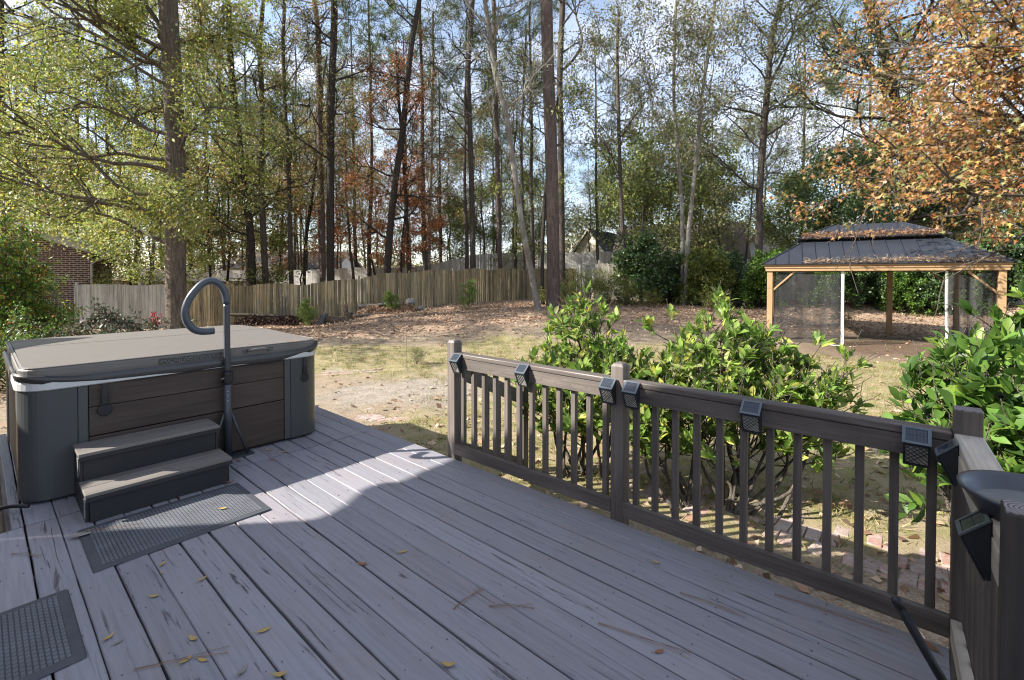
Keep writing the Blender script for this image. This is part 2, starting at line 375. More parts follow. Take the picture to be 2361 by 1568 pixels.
def axis(lo, hi, st, far0, far1):
    a = list(np.arange(lo, hi + 1e-6, st)); s = st; x = lo; left = []
    while x > far0: s *= 1.28; x -= s; left.append(x)
    s = st; x = a[-1]; right = []
    while x < far1: s *= 1.28; x += s; right.append(x)
    return np.array(left[::-1] + a + right)
xs = axis(-16, 21, .17, -700, 700); ys = axis(1.0, 28, .16, -300, 1200)
GX, GY = np.meshgrid(xs, ys)
GZ = gz(GX.ravel(), GY.ravel())
near = (GX.ravel() > -17) & (GX.ravel() < 22) & (GY.ravel() > 0) & (GY.ravel() < 29)
bumpy = np.zeros(len(GZ)); bumpy[near] = vnoise(GX.ravel()[near], GY.ravel()[near], 2.4, 1.0) * .022 + vnoise(GX.ravel()[near], GY.ravel()[near], .6, 5.0) * .03
V = np.stack([GX.ravel(), GY.ravel(), GZ + bumpy], 1)
nx, ny = len(xs), len(ys)
I = np.arange(nx * ny).reshape(ny, nx)
Q = np.stack([I[:-1, :-1], I[:-1, 1:], I[1:, 1:], I[1:, :-1]], -1).reshape(-1, 4)
me = mesh_np('ground', V, [Q], True)
sa, gr, li, di = zones(GX.ravel(), GY.ravel())
ca = me.color_attributes.new('zone', 'FLOAT_COLOR', 'POINT')
ca.data.foreach_set('color', np.stack([sa, gr, li, di], 1).astype(np.float32).ravel())
def ground_mat():
    m, nt, b = newmat('ground_soil', .95, .1); v, _ = objco(nt, False)
    at_ = nd(nt, 'Attribute', attribute_name='zone'); sp = nd(nt, 'SeparateColor'); nt.links.new(at_.outputs['Color'], sp.inputs[0])
    f1 = noisen(nt, v, 34, 6, .7); f2 = noisen(nt, v, 5, 5, .6); f3 = noisen(nt, v, 130, 3, .6)
    c = mixc(nt, ramp(nt, f1, [(.32, 0), (.68, 1)]), (.20, .155, .11), (.34, .275, .195))
    gcol = mixc(nt, ramp(nt, f3, [(.35, 0), (.65, 1)]), (.19, .185, .07), (.32, .285, .13))
    gcol = mixc(nt, ramp(nt, f2, [(.40, 0), (.55, .95)]), gcol, (.285, .23, .145))
    def m3(c, fac, col):
        mu = nd(nt, 'Math', operation='MULTIPLY_ADD', use_clamp=True, i_1=1.5, i_2=0.0); nt.links.new(fac, mu.inputs[0])
        s = nd(nt, 'Math', operation='ADD'); nt.links.new(f1, s.inputs[0]); s.inputs[1].default_value = -.5
        s2 = nd(nt, 'Math', operation='MULTIPLY_ADD', i_1=1.1, use_clamp=True); nt.links.new(s.outputs[0], s2.inputs[0]); nt.links.new(mu.outputs[0], s2.inputs[2])
        s3 = nd(nt, 'Math', operation='MULTIPLY', use_clamp=True); nt.links.new(s2.outputs[0], s3.inputs[0]); nt.links.new(mu.outputs[0], s3.inputs[1])
        return mixc(nt, s3.outputs[0], c, col)
    lcol = mixc(nt, ramp(nt, f1, [(.3, 0), (.7, 1)]), (.27, .18, .12), (.55, .41, .29))
    lcol = mixc(nt, ramp(nt, f3, [(.45, 0), (.62, .6)]), lcol, (.09, .055, .035))
    c = m3(c, sp.outputs[2], lcol); c = m3(c, sp.outputs[1], gcol)
    scol = mixc(nt, ramp(nt, f1, [(.35, 0), (.65, 1)]), (.225, .19, .15), (.36, .32, .265))
    c = m3(c, sp.outputs[0], scol)
    c = mixc(nt, at_.outputs['Alpha'], c, mixc(nt, f1, (.09, .06, .042), (.17, .12, .085)))
    c = mixc(nt, 1.0, c, ramp(nt, f2, [(.3, .8), (.7, 1.15)]), 'MULTIPLY')
    nt.links.new(c, b.inputs['Base Color']); bumpn(nt, b, f1, .6, .03); return m
M['ground'] = ground_mat()
tag(link('ground', me, M['ground']), kind='structure')

# ------------------------------------------------------------------ deck
rnd = random.Random(11)
mb = MB()
def board(a0, a1, b0, b1, z):
    n = max(3, int((a1 - a0) / .09)); rows = []
    s1, s2 = rnd.uniform(0, 99), rnd.uniform(0, 99); tilt = rnd.uniform(-.0018, .0018)
    for i in range(n + 1):
        a = a0 + (a1 - a0) * i / n
        e0 = b0 + .0022 * mnoise.noise((a * 2.5, s1, 0)) + .0016 * mnoise.noise((a * 14, s1, 3)); e1 = b1 + .0022 * mnoise.noise((a * 2.5, s2, 0)) + .0016 * mnoise.noise((a * 14, s2, 3))
        zz = z + .002 * mnoise.noise((a * 1.1, s1, 7)); c = .004
        rows.append([(a, e0, zz - .034), (a, e0, zz - c + tilt), (a, e0 + c, zz + tilt), (a, (e0 + e1) / 2, zz + .0006), (a, e1 - c, zz - tilt), (a, e1, zz - c - tilt), (a, e1, zz - .034)])
    mb.loft([[Vector(p) for p in r] for r in rows])
bw = .151; b = 2.742; k = 0
while b > -2.6:
    gap = rnd.choice((.005, .007, .009, .011, .014)) if k else .004
    z = rnd.uniform(-.002, .0015); lo = b - bw + gap
    if k == 0: lo = b - bw + gap
    board(-4.30 + rnd.uniform(-.003, .003), .30 if b < 1.5 else .095, lo, b, z)
    if b - bw > .02 - bw * .2:
        board(-7.0, -4.313 + rnd.uniform(-.003, .003), max(lo, .12), b, rnd.uniform(-.002, .001))
    b -= bw; k += 1
deck = tag(mb.build('deck', M['deck'], None, (0, 0, 0), TH), kind='structure')
M['screwc'] = plain('screw_grey', (.12, .115, .12), .5); ds = MB(); bb_ = 2.742
while bb_ > -2.4:
    for a in np.arange(-6.9, .05, .41):
        if a < -4.32 and bb_ < .3: continue
        for off in (.035, .112): ds.tube([(a + rnd.uniform(-.012, .012), bb_ - off + rnd.uniform(-.006, .006), z_) for z_ in (0,)] * 1 + [(a, bb_ - off, .0026)], .0042, 7) if False else ds.lathe([(0, .0022), (.0034, .0022), (.0034, -.003)], 7, (a + rnd.uniform(-.012, .012), bb_ - off + rnd.uniform(-.006, .006), 0))
    bb_ -= bw
tag(ds.build('deck_screws', M['screwc'], None, (0, 0, 0), TH), 'rows of dark screw heads in the deck boards', 'screws', None, 'stuff')
fr = MB()                                     # joists and rim boards below the boards
for a in np.arange(-6.9, .3, .41): fr.box(a - .02, a + .02, (.14 if a < -4.32 else -2.6), 2.70, -.20, -.036)
fr.box(-7.0, .09, 2.702, 2.738, -.22, -.037); fr.box(-7.0, -4.32, .10, .138, -.24, -.037); fr.box(-7.04, -7.002, .1, 2.73, -.22, -.037)
tag(fr.build('deck_frame', M['rail'], None, (0, 0, 0), TH), kind='structure')

# ------------------------------------------------------------------ railing
POSTA = (-3.13, -1.50, .145); BR = 2.79
rail = thing('deck_railing', 'dark brown painted wooden railing with square balusters along the deck edge', 'railing', W(-1.5, BR), TH)
def rl(a): return a + 1.5
def post(a, b, top, pointed, m):
    p = MB(); h = .046; z0 = -.46
    if pointed:
        p.loft([[Vector((rl(a) + sx * k, b - BR + sy * k, z)) for sx, sy in ((1, 1), (-1, 1), (-1, -1), (1, -1))] for k, z in ((h, z0), (h, top - .03), (h - .012, top - .012), (.004, top))])
    else: p.box(rl(a) - h, rl(a) + h, b - BR - h, b - BR + h, z0, top)
    return p.build('post', m, rail, bevel=.004)
post(POSTA[0], BR, 1.045, True, M['railz']); post(POSTA[1], BR, 1.04, True, M['railz'])
p3 = post(POSTA[2], BR, 1.03, False, M['railz'])
M['postz'] = wood('post_shade_brown', (.05, .043, .041), (.07, .058, .054), (.5, .7), 2, .6, .3, .05, .25, .3)  # darker brown for the near post: its deep shade is put into the colour
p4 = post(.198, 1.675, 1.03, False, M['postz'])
m_end, nt_, b_ = newmat('end_grain', .8, .2); v_, _ = objco(nt_, False)
wv = nd(nt_, 'TexWave', wave_type='RINGS', rings_direction='SPHERICAL'); wv.inputs['Scale'].default_value = 34; wv.inputs['Distortion'].default_value = 1.5; wv.inputs['Detail'].default_value = 2
nt_.links.new(v_, wv.inputs['Vector']); nt_.links.new(mixc(nt_, ramp(nt_, wv.outputs['Fac'], [(.3, 0), (.6, 1)]), (.11, .095, .095), (.26, .23, .225)), b_.inputs['Base Color'])
for pp, aa, bb in ((p3, .145, BR), (p4, .198, 1.675)):
    e = MB(); e.box(-.043, .043, -.043, .043, 0, .003); e.build('end_grain', m_end, pp, (rl(aa), bb - BR, 1.030))
def section(a0, a1, nbal, mm, mz):
    x0, x1 = rl(a0) + .047, rl(a1) - .047
    c = MB(); c.box(x0, x1, -.054, .040, .893, .931); c.build('rail_cap', mm, rail, bevel=.007)
    def heads(c, z):
        for i in range(nbal):
            x = x0 + (x1 - x0) * (i + .5) / nbal; c.tube([(x, -.0495, z), (x, -.0522, z)], .0042, 8)
    c = MB(); c.box(x0, x1, -.050, -.012, .800, .8905); heads(c, .838); c.build('top_rail', mm, rail, bevel=.004)
    c = MB(); c.box(x0, x1, -.050, -.012, .040, .130); heads(c, .083); c.build('bottom_rail', mm, rail, bevel=.004)
    for i in range(nbal):
        x = x0 + (x1 - x0) * (i + .5) / nbal
        c = MB(); c.box(x - .018, x + .018, -.0105, .0255, .055, .8915); c.build('baluster', mz, rail, bevel=.003)
section(POSTA[0], POSTA[1], 12, M['rail'], M['railz'])
section(POSTA[1], POSTA[2], 12, M['rail'], M['railz'])
y0, y1 = 1.675 + .047 - BR, -.047; T3 = math.atan(.055 / 1.115); X3 = (rl(.145), 0, 0)
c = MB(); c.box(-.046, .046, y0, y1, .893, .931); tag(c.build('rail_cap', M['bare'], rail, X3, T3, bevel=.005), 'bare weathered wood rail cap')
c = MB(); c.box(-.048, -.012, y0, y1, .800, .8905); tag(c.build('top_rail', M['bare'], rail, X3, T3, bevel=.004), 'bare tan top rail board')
c = MB(); c.box(-.048, -.012, y0, y1, .040, .130); c.build('bottom_rail', M['bare'], rail, X3, T3, bevel=.004)
for i in range(9):
    y = y0 + (y1 - y0) * (i + .5) / 9
    c = MB(); c.box(-.0105, .0255, y - .018, y + .018, .055, .8915); c.build('baluster', M['railz'], rail, X3, T3, bevel=.003)

# stair railing going down from the first post
sr = thing('stair_railing', 'short sloping stair handrail with balusters going down behind the deck railing', 'handrail', W(-3.13, 2.84, -.46), TH)
c = MB(); c.box(-.04, .04, .86, .94, 0, .93); c.build('post', M['railz'], sr, bevel=.004)
c = MB(); c.beam((0, .02, 1.20), (0, .88, .80), .04, .13); c.build('hand_rail', M['rail'], sr, bevel=.004)
c = MB(); c.beam((0, .02, .52), (0, .88, .12), .04, .09); c.build('bottom_rail', M['rail'], sr, bevel=.004)
for y in (.16, .32, .48, .64, .80):
    z = 1.18 - (y - .02) * .465; c = MB(); c.box(.022, .057, y - .018, y + .018, z - .74, z); c.build('baluster', M['railz'], sr, bevel=.003)

# ------------------------------------------------------------------ solar rail lights
def solar(name_label, a, b, rz, loc_z=.9305):
    t = thing('solar_light', name_label, 'solar light', W(a, b, loc_z), TH + rz, 'solar lights along the railing')
    w2, d, zc, zb = .046, .060, -.058, -.165
    # local: x along the rail, -y towards the deck
    c = MB(); c.prism([(-w2, 0, 0), (-w2, -d, zc), (-w2, -.010, zb), (-w2, 0, zb)], (2 * w2, 0, 0)); cs = c.build('housing', M['light_case'], t, bevel=.003)
    s1 = Vector((0, -d, zc)); n1 = Vector((0, zc, d)).normalized()
    n1 = Vector((0, -abs(zc), d)).normalized(); t1 = Vector((0, -d, zc)).normalized()
    def onpan(x, s, h): return Vector((x, 0, 0)) + t1 * s + n1 * h
    Ls = math.hypot(d, zc)
    c = MB()
    def slab(mb_, x0, x1, s0, s1_, h0, h1, f): mb_.add([f(x, s, h) for h in (h0, h1) for s in (s0, s1_) for x in (x0, x1)], [(0, 2, 3, 1), (4, 5, 7, 6), (0, 1, 5, 4), (2, 6, 7, 3), (0, 4, 6, 2), (1, 3, 7, 5)])
    for x0, x1, s0, s1_ in ((-w2 - .003, w2 + .003, 0, .011), (-w2 - .003, w2 + .003, Ls - .009, Ls + .003), (-w2 - .003, -w2 + .009, .0112, Ls - .0092), (w2 - .009, w2 + .003, .0112, Ls - .0092)): slab(c, x0, x1, s0, s1_, .0012, .006, onpan)
    c.build('panel_frame', M['light_frame'], t)
    c = MB()
    for i in range(6):
        x0 = -w2 + .0105 + i * (2 * w2 - .021) / 6; slab(c, x0, x0 + (2 * w2 - .021) / 6 - .001, .0125, Ls / 2 - .0005, .0012, .004, onpan); slab(c, x0, x0 + (2 * w2 - .021) / 6 - .001, Ls / 2 + .0005, Ls - .0105, .0012, .004, onpan)
    c.build('solar_panel', M['solar'], t)
    fd = (Vector((0, -.010, zb)) - Vector((0, -d, zc))); Lf = fd.length; fd.normalize(); fn = Vector((0, -abs(fd.z), -fd.y)).normalized()
    fn = Vector((1, 0, 0)).cross(fd); fn = fn if fn.y < 0 else -fn
    def onfr(x, s, h): return Vector((x, -d, zc)) + fd * s + fn * h
    c = MB(); slab(c, -w2 + .008, w2 - .008, .012, Lf - .012, .0008, .0022, onfr); c.build('lens', M['lens'], t)
    c = MB(); W0, W1 = 2 * w2 - .012, Lf - .018
    for sgn in (1, -1):
        for k in range(-7, 6):
            pts = []
            x_a = k * .0215
            # line x = x_a + sgn*s clipped to the face
            s_lo, s_hi = 0.0, W1
            if sgn > 0: s_lo = max(0, -x_a); s_hi = min(W1, W0 - x_a)
            else: s_lo = max(0, x_a - W0); s_hi = min(W1, x_a)
            if s_hi - s_lo < .008: continue
            p = onfr(-W0 / 2 + x_a + sgn * s_lo, .009 + s_lo, .0034); q = onfr(-W0 / 2 + x_a + sgn * s_hi, .009 + s_hi, .0034)
            c.beam(p, q, .0018, .0024, fn)
    for x0, x1, s0, s1_ in ((-w2, w2, 0, .009), (-w2, w2, Lf - .010, Lf), (-w2, -w2 + .006, .009, Lf - .010), (w2 - .006, w2, .009, Lf - .010)): slab(c, x0, x1, s0, s1_, .0010, .0055, onfr)
    c.build('lattice_grille', M['light_case'], t)
    return t
bf = BR - .0555
def arail(px): # position along the rail line seen at px
    k = (px - CX) / F; # X = a*CT - b*ST ; Y = a*ST + b*CT
    return (k * bf * CT + bf * ST) / (CT - k * ST)
for px, lab in ((1056, 'black solar light beside the far pointed post at the end of the railing'), (1209, 'sunlit solar light halfway along the sunny railing section'),
                (1407, 'black solar light on the sunny rail just left of the middle post'), (1461, 'black solar light on the shaded rail just right of the middle post'),
                (1738, 'black solar light halfway along the shaded railing section'), (2119, 'largest front facing solar light near the flat topped corner post')):
    solar(lab, arail(px), bf, 0)
solar('black solar light seen side on beside the flat topped corner post', .145 - .0475 + .0095, 2.60, R(-90) + T3)
solar('black solar light seen side on below the bird bath dish', .145 - .0475 + .046, 1.86, R(-90) + T3)

# ------------------------------------------------------------------ bird bath dish
d = thing('bird_bath', 'shallow black dish holding a little water on the bare wood rail', 'bird bath', W(.25, 1.93, .93), TH)
c = MB(); c.lathe([(.0, .004), (.09, .004), (.125, .012), (.152, .055), (.163, .066), (.172, .066), (.170, .058), (.158, .046), (.13, -.005), (.09, -.014), (0, -.014)], 56)
c.build('dish', M['steel'], d, smooth=True, bevel=0)
mw, ntw, bw_ = newmat('water', .04, .5, 0, (.16, .17, .165)); vw, _ = objco(ntw, False)
ntw.links.new(mixc(ntw, noisen(ntw, vw, 14, 4), (.09, .1, .1), (.26, .26, .24)), bw_.inputs['Base Color'])
c = MB(); c.lathe([(0, .024), (.1325, .024)], 48); c.build('water', mw, d)
c = MB(); c.box(-.03, .03, -.03, .03, -.06, -.016); c.box(-.10, -.055, -.02, .02, -.028, -.016); c.tube([(-.08, 0, -.03), (0, 0, -.19)], .012, 8); c.build('bracket', M['black'], d, bevel=.003)

# ------------------------------------------------------------------ black rod at the corner
rp0, rp1 = Vector((1.30, 1.565, .50)), Vector((1.545, 1.50, .035))
t = thing('black_rod', 'slim black pole with a rounded end leaning inside the railing corner', 'pole', rp1)
dd = rp0 - rp1; n_ = dd.normalized()
c = MB(); c.tube([(0, 0, 0), dd * .97], .0145, 14); c.build('shaft', M['black'], t, smooth=True)
c = MB(); ee = dd * .97; c.tube([ee, ee + n_ * .004, ee + n_ * .02, ee + n_ * .030, ee + n_ * .036], [.0146, .0165, .0165, .012, .003], 14); c.build('end_cap', M['black'], t, smooth=True)
c = MB(); c.lathe([(0, -.033), (.09, -.033), (.09, -.02), (.03, -.005), (.02, .02), (0, .02)], 24); c.build('base', M['black'], t, smooth=False)

# ------------------------------------------------------------------ mats
def mat(lab, a0, a1, b0, b1):
    t = thing('rubber_mat', lab, 'mat', W((a0 + a1) / 2, (b0 + b1) / 2, .0035), TH, 'rubber mats on the deck')
    x, y = (a1 - a0) / 2, (b1 - b0) / 2
    c = MB(); c.box(-x + .045, x - .045, -y + .045, y - .045, 0, .009); c.build('ribbed_field', M['mat'], t)
    c = MB()
    o = rrect(-x, x, -y, y, .012, 0); o2 = rrect(-x + .006, x - .006, -y + .006, y - .006, .01, .006); i2 = rrect(-x + .044, x - .044, -y + .044, y - .044, .006, .0085); i0 = rrect(-x + .044, x - .044, -y + .044, y - .044, .006, 0)
    c.loft([o, o2, i2, i0], False); c.build('border', M['mat_edge'], t)
    return t
mat('dark rubber mat in front of the hot tub steps, half in sun', -3.97, -3.34, .39, 1.31)
mat('dark rubber mat lying far from the steps, wholly in shade', -3.27, -2.62, -.75, .285)

# ------------------------------------------------------------------ hot tub
TA, TB = -5.735, 1.235
tub = thing('hot_tub', 'dark brown panelled hot tub closed with a taupe folding vinyl cover', 'hot tub', W(TA, TB, .001), TH)
HX, HYY = 1.115, 1.065
prof = rrect(-HX, HX, -HYY, HYY, .17, 0, 8)
def cornerpost(sx, sy):
    c = MB(); r, t_ = .17, .02; out, inn = [], []
    L1 = .13
    def pt(off, side):
        return side
    cx, cy = sx * (HX - r), sy * (HYY - r)
    pts_o = [(sx * HX, cy - sy * L1)] + [(cx + sx * r * math.cos(q), cy + sy * r * math.sin(q)) for q in np.linspace(0, math.pi / 2, 11)] + [(cx - sx * L1, sy * HYY)]
    q_ = .05
    pts_i = [(sx * (HX - q_), cy - sy * L1)] + [(cx + sx * (r - q_) * math.cos(q), cy + sy * (r - q_) * math.sin(q)) for q in np.linspace(0, math.pi / 2, 11)] + [(cx - sx * L1, sy * (HYY - q_))]
    poly = pts_o + pts_i[::-1]
    if sx * sy < 0: poly = poly[::-1]
    c.prism([(x, y, .02) for x, y in poly], (0, 0, .775)); return c.build('corner_post', M['tub_corner'], tub, smooth=False, bevel=.006)
for sx in (1, -1):
    for sy in (1, -1): cornerpost(sx, sy)
e = .30; PN = .012
for nm, kk in (('front', 0), ('back', 1)):
    s = 1 if kk == 0 else -1
    c = MB()
    for z0, z1 in ((.03, .405), (.413, .625), (.629, .792)): c.box(*sorted((s * (HX - .05), s * (HX - PN))), -HYY + e + .062, HYY - e - .062, z0, z1)
    c.build('side_panel', M['tub_panel'], tub, bevel=.004)
    for sy in (1, -1):
        c = MB(); c.box(*sorted((s * (HX - .05), s * (HX - .004))), *sorted((sy * (HYY - e - .001), sy * (HYY - e - .058))), .025, .793); c.build('trim_strip', M['tub_trim'], tub, bevel=.006)
    c = MB()
    for z0, z1 in ((.03, .405), (.413, .625), (.629, .792)): c.box(-HX + e + .062, HX - e - .062, *sorted((s * (HYY - .05), s * (HYY - PN))), z0, z1)
    c.build('side_panel', M['tub_panel'], tub, bevel=.004)
    for sx in (1, -1):
        c = MB(); c.box(*sorted((sx * (HX - e - .001), sx * (HX - e - .058))), *sorted((s * (HYY - .05), s * (HYY - .004))), .025, .793); c.build('trim_strip', M['tub_trim'], tub, bevel=.006)
c = MB(); c.loft([rrect(-HX + .055, HX - .055, -HYY + .055, HYY - .055, .1, z) for z in (.0, .79)]); c.build('core', M['black'], tub)
c = MB(); c.loft([rrect(-HX - k, HX + k, -HYY - k, HYY + k, .17 + k, z, 8) for k, z in ((-.03, .7955), (.004, .7955), (.013, .803), (.013, .853), (.006, .862), (-.05, .863))]); c.build('rim', M['white'], tub, smooth=False)
cover = None
def ring(k, z): return rrect(-HX + .010 - k, HX - .010 + k, -HYY + .010 - k, HYY - .010 + k, .15, z, 8)
c = MB()
def top(p): # the cover is highest along the fold
    return Vector((p.x, p.y, p.z + .018 * (1 - min(1, abs(p.x + .15) / 1.1))))
rings = [ring(-.02, .868), ring(.0, .872), ring(.004, .90), ring(.004, .940), ring(-.004, .9545), ring(-.02, .960)]
c.loft(rings, True)
fin = c.v[-36:]
cover = None
NX, NY = 14, 10
cm_ = MB(); cm_.loft(rings, False)
xs_ = [-1.085, -.9, -.7, -.5, -.3, -.166, -.158, -.150, -.142, -.134, 0, .2, .4, .6, .8, 1.085]
# top sheet: strips clipped to the rounded outline
def half_y(x):
    xx = HX - .03; yy = HYY - .03; r = .15
    if abs(x) <= xx - r: return yy
    q = abs(x) - (xx - r); return yy - r + math.sqrt(max(0, r * r - q * q))
for i in range(len(xs_) - 1):
    x0, x1 = xs_[i], xs_[i + 1]
    if -.168 < (x0 + x1) / 2 < -.132: continue
xs2 = sorted(set([-1.085, -1.07, -1.04, -1.0, -.95, -.8, -.6, -.4, -.25, -.18, -.160, -.150, -.140, -.12, 0, .2, .4, .6, .8, .95, 1.0, 1.04, 1.07, 1.085]))
def topz(x): return .960 + .020 * (1 - min(1, abs(x + .15) / 1.0)) - (.030 if abs(x + .150) < .004 else 0)
sheet = []
for x in xs2:
    hy = half_y(x); sheet.append([Vector((x, hy * k / 8, topz(x) * 1 if abs(k) < 8 else .9602 - (.010 if abs(x + .15) < .004 else 0) + .016 * (1 - min(1, abs(x + .15) / 1.0)))) for k in range(-8, 9)])
n = 17; cm_.add([p for r_ in sheet for p in r_], [(i * n + j, (i + 1) * n + j, (i + 1) * n + j + 1, i * n + j + 1) for i in range(len(sheet) - 1) for j in range(n - 1)])
cover = cm_.build('cover', M['vinyl'], tub, smooth=False, bevel=0)
# welt along the top edge
c = MB(); c.tube([p for p in ring(-.001, .956)] + [ring(-.001, .956)[0]], .0035, 6, False); c.build('piping', M['vinyl'], cover)
# hanging skirt: bulging soft band
ring_n = len(ring(0, 0)); sk = []
for k, z in ((.004, .876), (.012, .868), (.020, .845), (.018, .815), (.010, .790), (.006, .789), (.002, .80)):
    rr = ring(k + .010, z)
    sk.append([Vector((p.x + .006 * mnoise.noise((p.y * 3, p.x * 3, z * 9)), p.y, p.z + (.018 * mnoise.noise((p.y * 2.2, p.x * 2.2, 1)) - (0 if abs(p.y) < .7 else -.035 * (abs(p.y) - .7) / .36)) * (1 if z < .86 else 0))) for p in rr])
def dens(ring_):
    out = []
    for i, p in enumerate(ring_):
        q = ring_[(i + 1) % len(ring_)]
        m_ = 24 if (p - q).length > .4 else 1
        out += [p.lerp(q, j / m_) for j in range(m_)]
    return out
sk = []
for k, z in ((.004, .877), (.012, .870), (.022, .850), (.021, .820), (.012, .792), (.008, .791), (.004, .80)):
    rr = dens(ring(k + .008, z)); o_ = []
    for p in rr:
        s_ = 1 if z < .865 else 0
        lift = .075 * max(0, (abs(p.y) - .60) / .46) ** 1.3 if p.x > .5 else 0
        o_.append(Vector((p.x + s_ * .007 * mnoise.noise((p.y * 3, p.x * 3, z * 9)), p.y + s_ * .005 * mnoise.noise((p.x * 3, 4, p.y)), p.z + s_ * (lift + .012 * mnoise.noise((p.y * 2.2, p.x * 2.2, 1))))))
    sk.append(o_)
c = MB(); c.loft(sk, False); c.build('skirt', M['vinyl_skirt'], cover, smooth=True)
# sewn label strips and handle on the front edge
lm, lnt, lb = newmat('label_print', .6, .3); lv, _ = objco(lnt, False)
lnt.links.new(mixc(lnt, ramp(lnt, noisen(lnt, lv, 1, 2, .5, 0, (10, 160, 90)), [(.50, 0), (.58, .55)]), (.04, .04, .036), (.28, .27, .24)), lb.inputs['Base Color'])
xf = HX - .010 + .0045
c = MB(); c.box(xf, xf + .003, -.28, .22, .888, .934); c.build('sewn_label', lm, cover)
c = MB(); c.box(xf, xf + .003, .335, .385, .896, .934); c.box(xf, xf + .003, .55, .60, .896, .934); c.build('sewn_label', lm, cover)
c = MB(); c.tube(smoothpath([(xf, .385, .920), (xf + .022, .42, .927), (xf + .026, .47, .929), (xf + .022, .52, .927), (xf, .555, .920)]), .011, 8); c.build('handle', M['vinyl'], cover, smooth=True)
for y in (-.615, .90):
    c = MB(); c.beam((HX + .033, y, .80), (HX + .012, y, .70), .034, .004, (1, 0, 0)); st = c.build('strap', M['vinyl_skirt'], tub)
    c = MB(); c.box(HX - .004, HX + .020, y - .022, y + .022, .635, .715); c.build('buckle', M['black'], st, bevel=.006)
    c = MB(); c.prism([(HX - .010, y + .043 * math.cos(q), .595 + .046 * math.sin(q)) for q in np.linspace(0, 2 * math.pi, 18)[:-1]], (.018, 0, 0)); c.build('lock', M['black'], st, bevel=.005)

# power cord
tag(MB().tube(smoothpath([W(-4.55, .21, .04), W(-4.62, .13, .045), W(-4.72, .07, .0), W(-4.75, .04, -.15), W(-4.72, .02, -.40)]), .013, 8).build('extension_cable', M['black'], smooth=True), 'black power cord hanging over the deck edge under the hot tub', 'cord')

# ------------------------------------------------------------------ steps
st = thing('spa_steps', 'two tread dark spa steps standing against the hot tub', 'steps', W(-4.32, .862, .001), TH)
hb = .425
def tread(x0, x1, z):
    m_ = (x0 + x1) / 2
    c = MB(); c.box(x0, m_ - .002, -hb, hb, z - .022, z); c.box(m_ + .002, x1, -hb, hb, z - .022, z); c.build('tread', M['tread'], st, bevel=.003)
    c = MB(); c.box(x1 - .018, x1 + .004, -hb, hb, z - .050, z - .0235); c.build('nosing', M['riser'], st, bevel=.003)
tread(.005, .305, .195); tread(-.285, .020, .385)
c = MB(); c.box(.255, .28, -hb + .025, hb - .025, 0, .170); c.build('riser', M['riser'], st, bevel=.003)
c = MB(); c.box(-.03, -.005, -hb + .025, hb - .025, .02, .360); c.build('riser', M['riser'], st, bevel=.003)
for sy in (1, -1):
    c = MB(); c.prism([(-.28, sy * (hb - .024), 0), (.254, sy * (hb - .024), 0), (.254, sy * (hb - .024), .170), (-.002, sy * (hb - .024), .170), (-.002, sy * (hb - .024), .360), (-.28, sy * (hb - .024), .360)], (0, sy * .018, 0)); c.build('side_panel', M['riser'], st, bevel=.003)
    c = MB()
    for z in (.155, .345):
        xx = .252 if z < .2 else -.035
        c.box(xx - .03, xx, *sorted((sy * (hb - .0055), sy * (hb - .0005))), z - .13, z)
    c.build('bracket', M['tread_side'], st, bevel=.002)

# ------------------------------------------------------------------ grab rail
gb = thing('grab_rail', 'grey curved grab rail on a pole beside the hot tub', 'handrail', W(-4.565, 1.43, .001), TH)
c = MB(); c.tube([(0, 0, .02), (0, 0, .74)], .033, 18); c.build('lower_pole', M['steel'], gb, smooth=True)
c = MB(); c.tube([(0, 0, .66), (0, 0, .685), (0, 0, .755), (0, 0, .765)], [.038, .0425, .0425, .038], 18); c.build('collar', M['black'], gb, smooth=False, bevel=.003)
c = MB()
for z in (.52, .56, .60): c.tube([(.03, -.008, z), (.034, -.008, z)], .006, 8)
c.tube([(.02, -.03, .715), (.035, -.055, .715)], .008, 8); c.build('bolts', M['metal_bit'], gb)
pth = smoothpath([(0, 0, .76), (0, 0, 1.10), (0, 0, 1.36), (0, -.015, 1.46), (0, -.055, 1.53), (0, -.115, 1.56), (0, -.175, 1.54), (0, -.235, 1.475), (0, -.28, 1.40), (0, -.305, 1.31), (0, -.295, 1.23), (0, -.255, 1.165), (0, -.195, 1.135), (0, -.10, 1.132)])
c = MB(); c.tube(pth[:13], .0255, 18); c.build('upper_pole', M['steel'], gb, smooth=True)
c = MB(); c.tube(pth[12:], .0295, 18); c.tube([pth[-1], Vector(pth[-1]) + Vector((0, .004, 0))], [.0272, .018], 18); c.build('foam_grip', M['foam'], gb, smooth=True)
for y in (.155, -.155):
    c = MB(); c.tube([(0, math.copysign(.028, y), .40), (0, y, .012)], .011, 8); c.build('brace', M['steel'], gb, smooth=True)
c = MB(); c.box(-.12, .05, -.20, .20, 0, .010); c.build('base_plate', M['steel'], gb, bevel=.002)
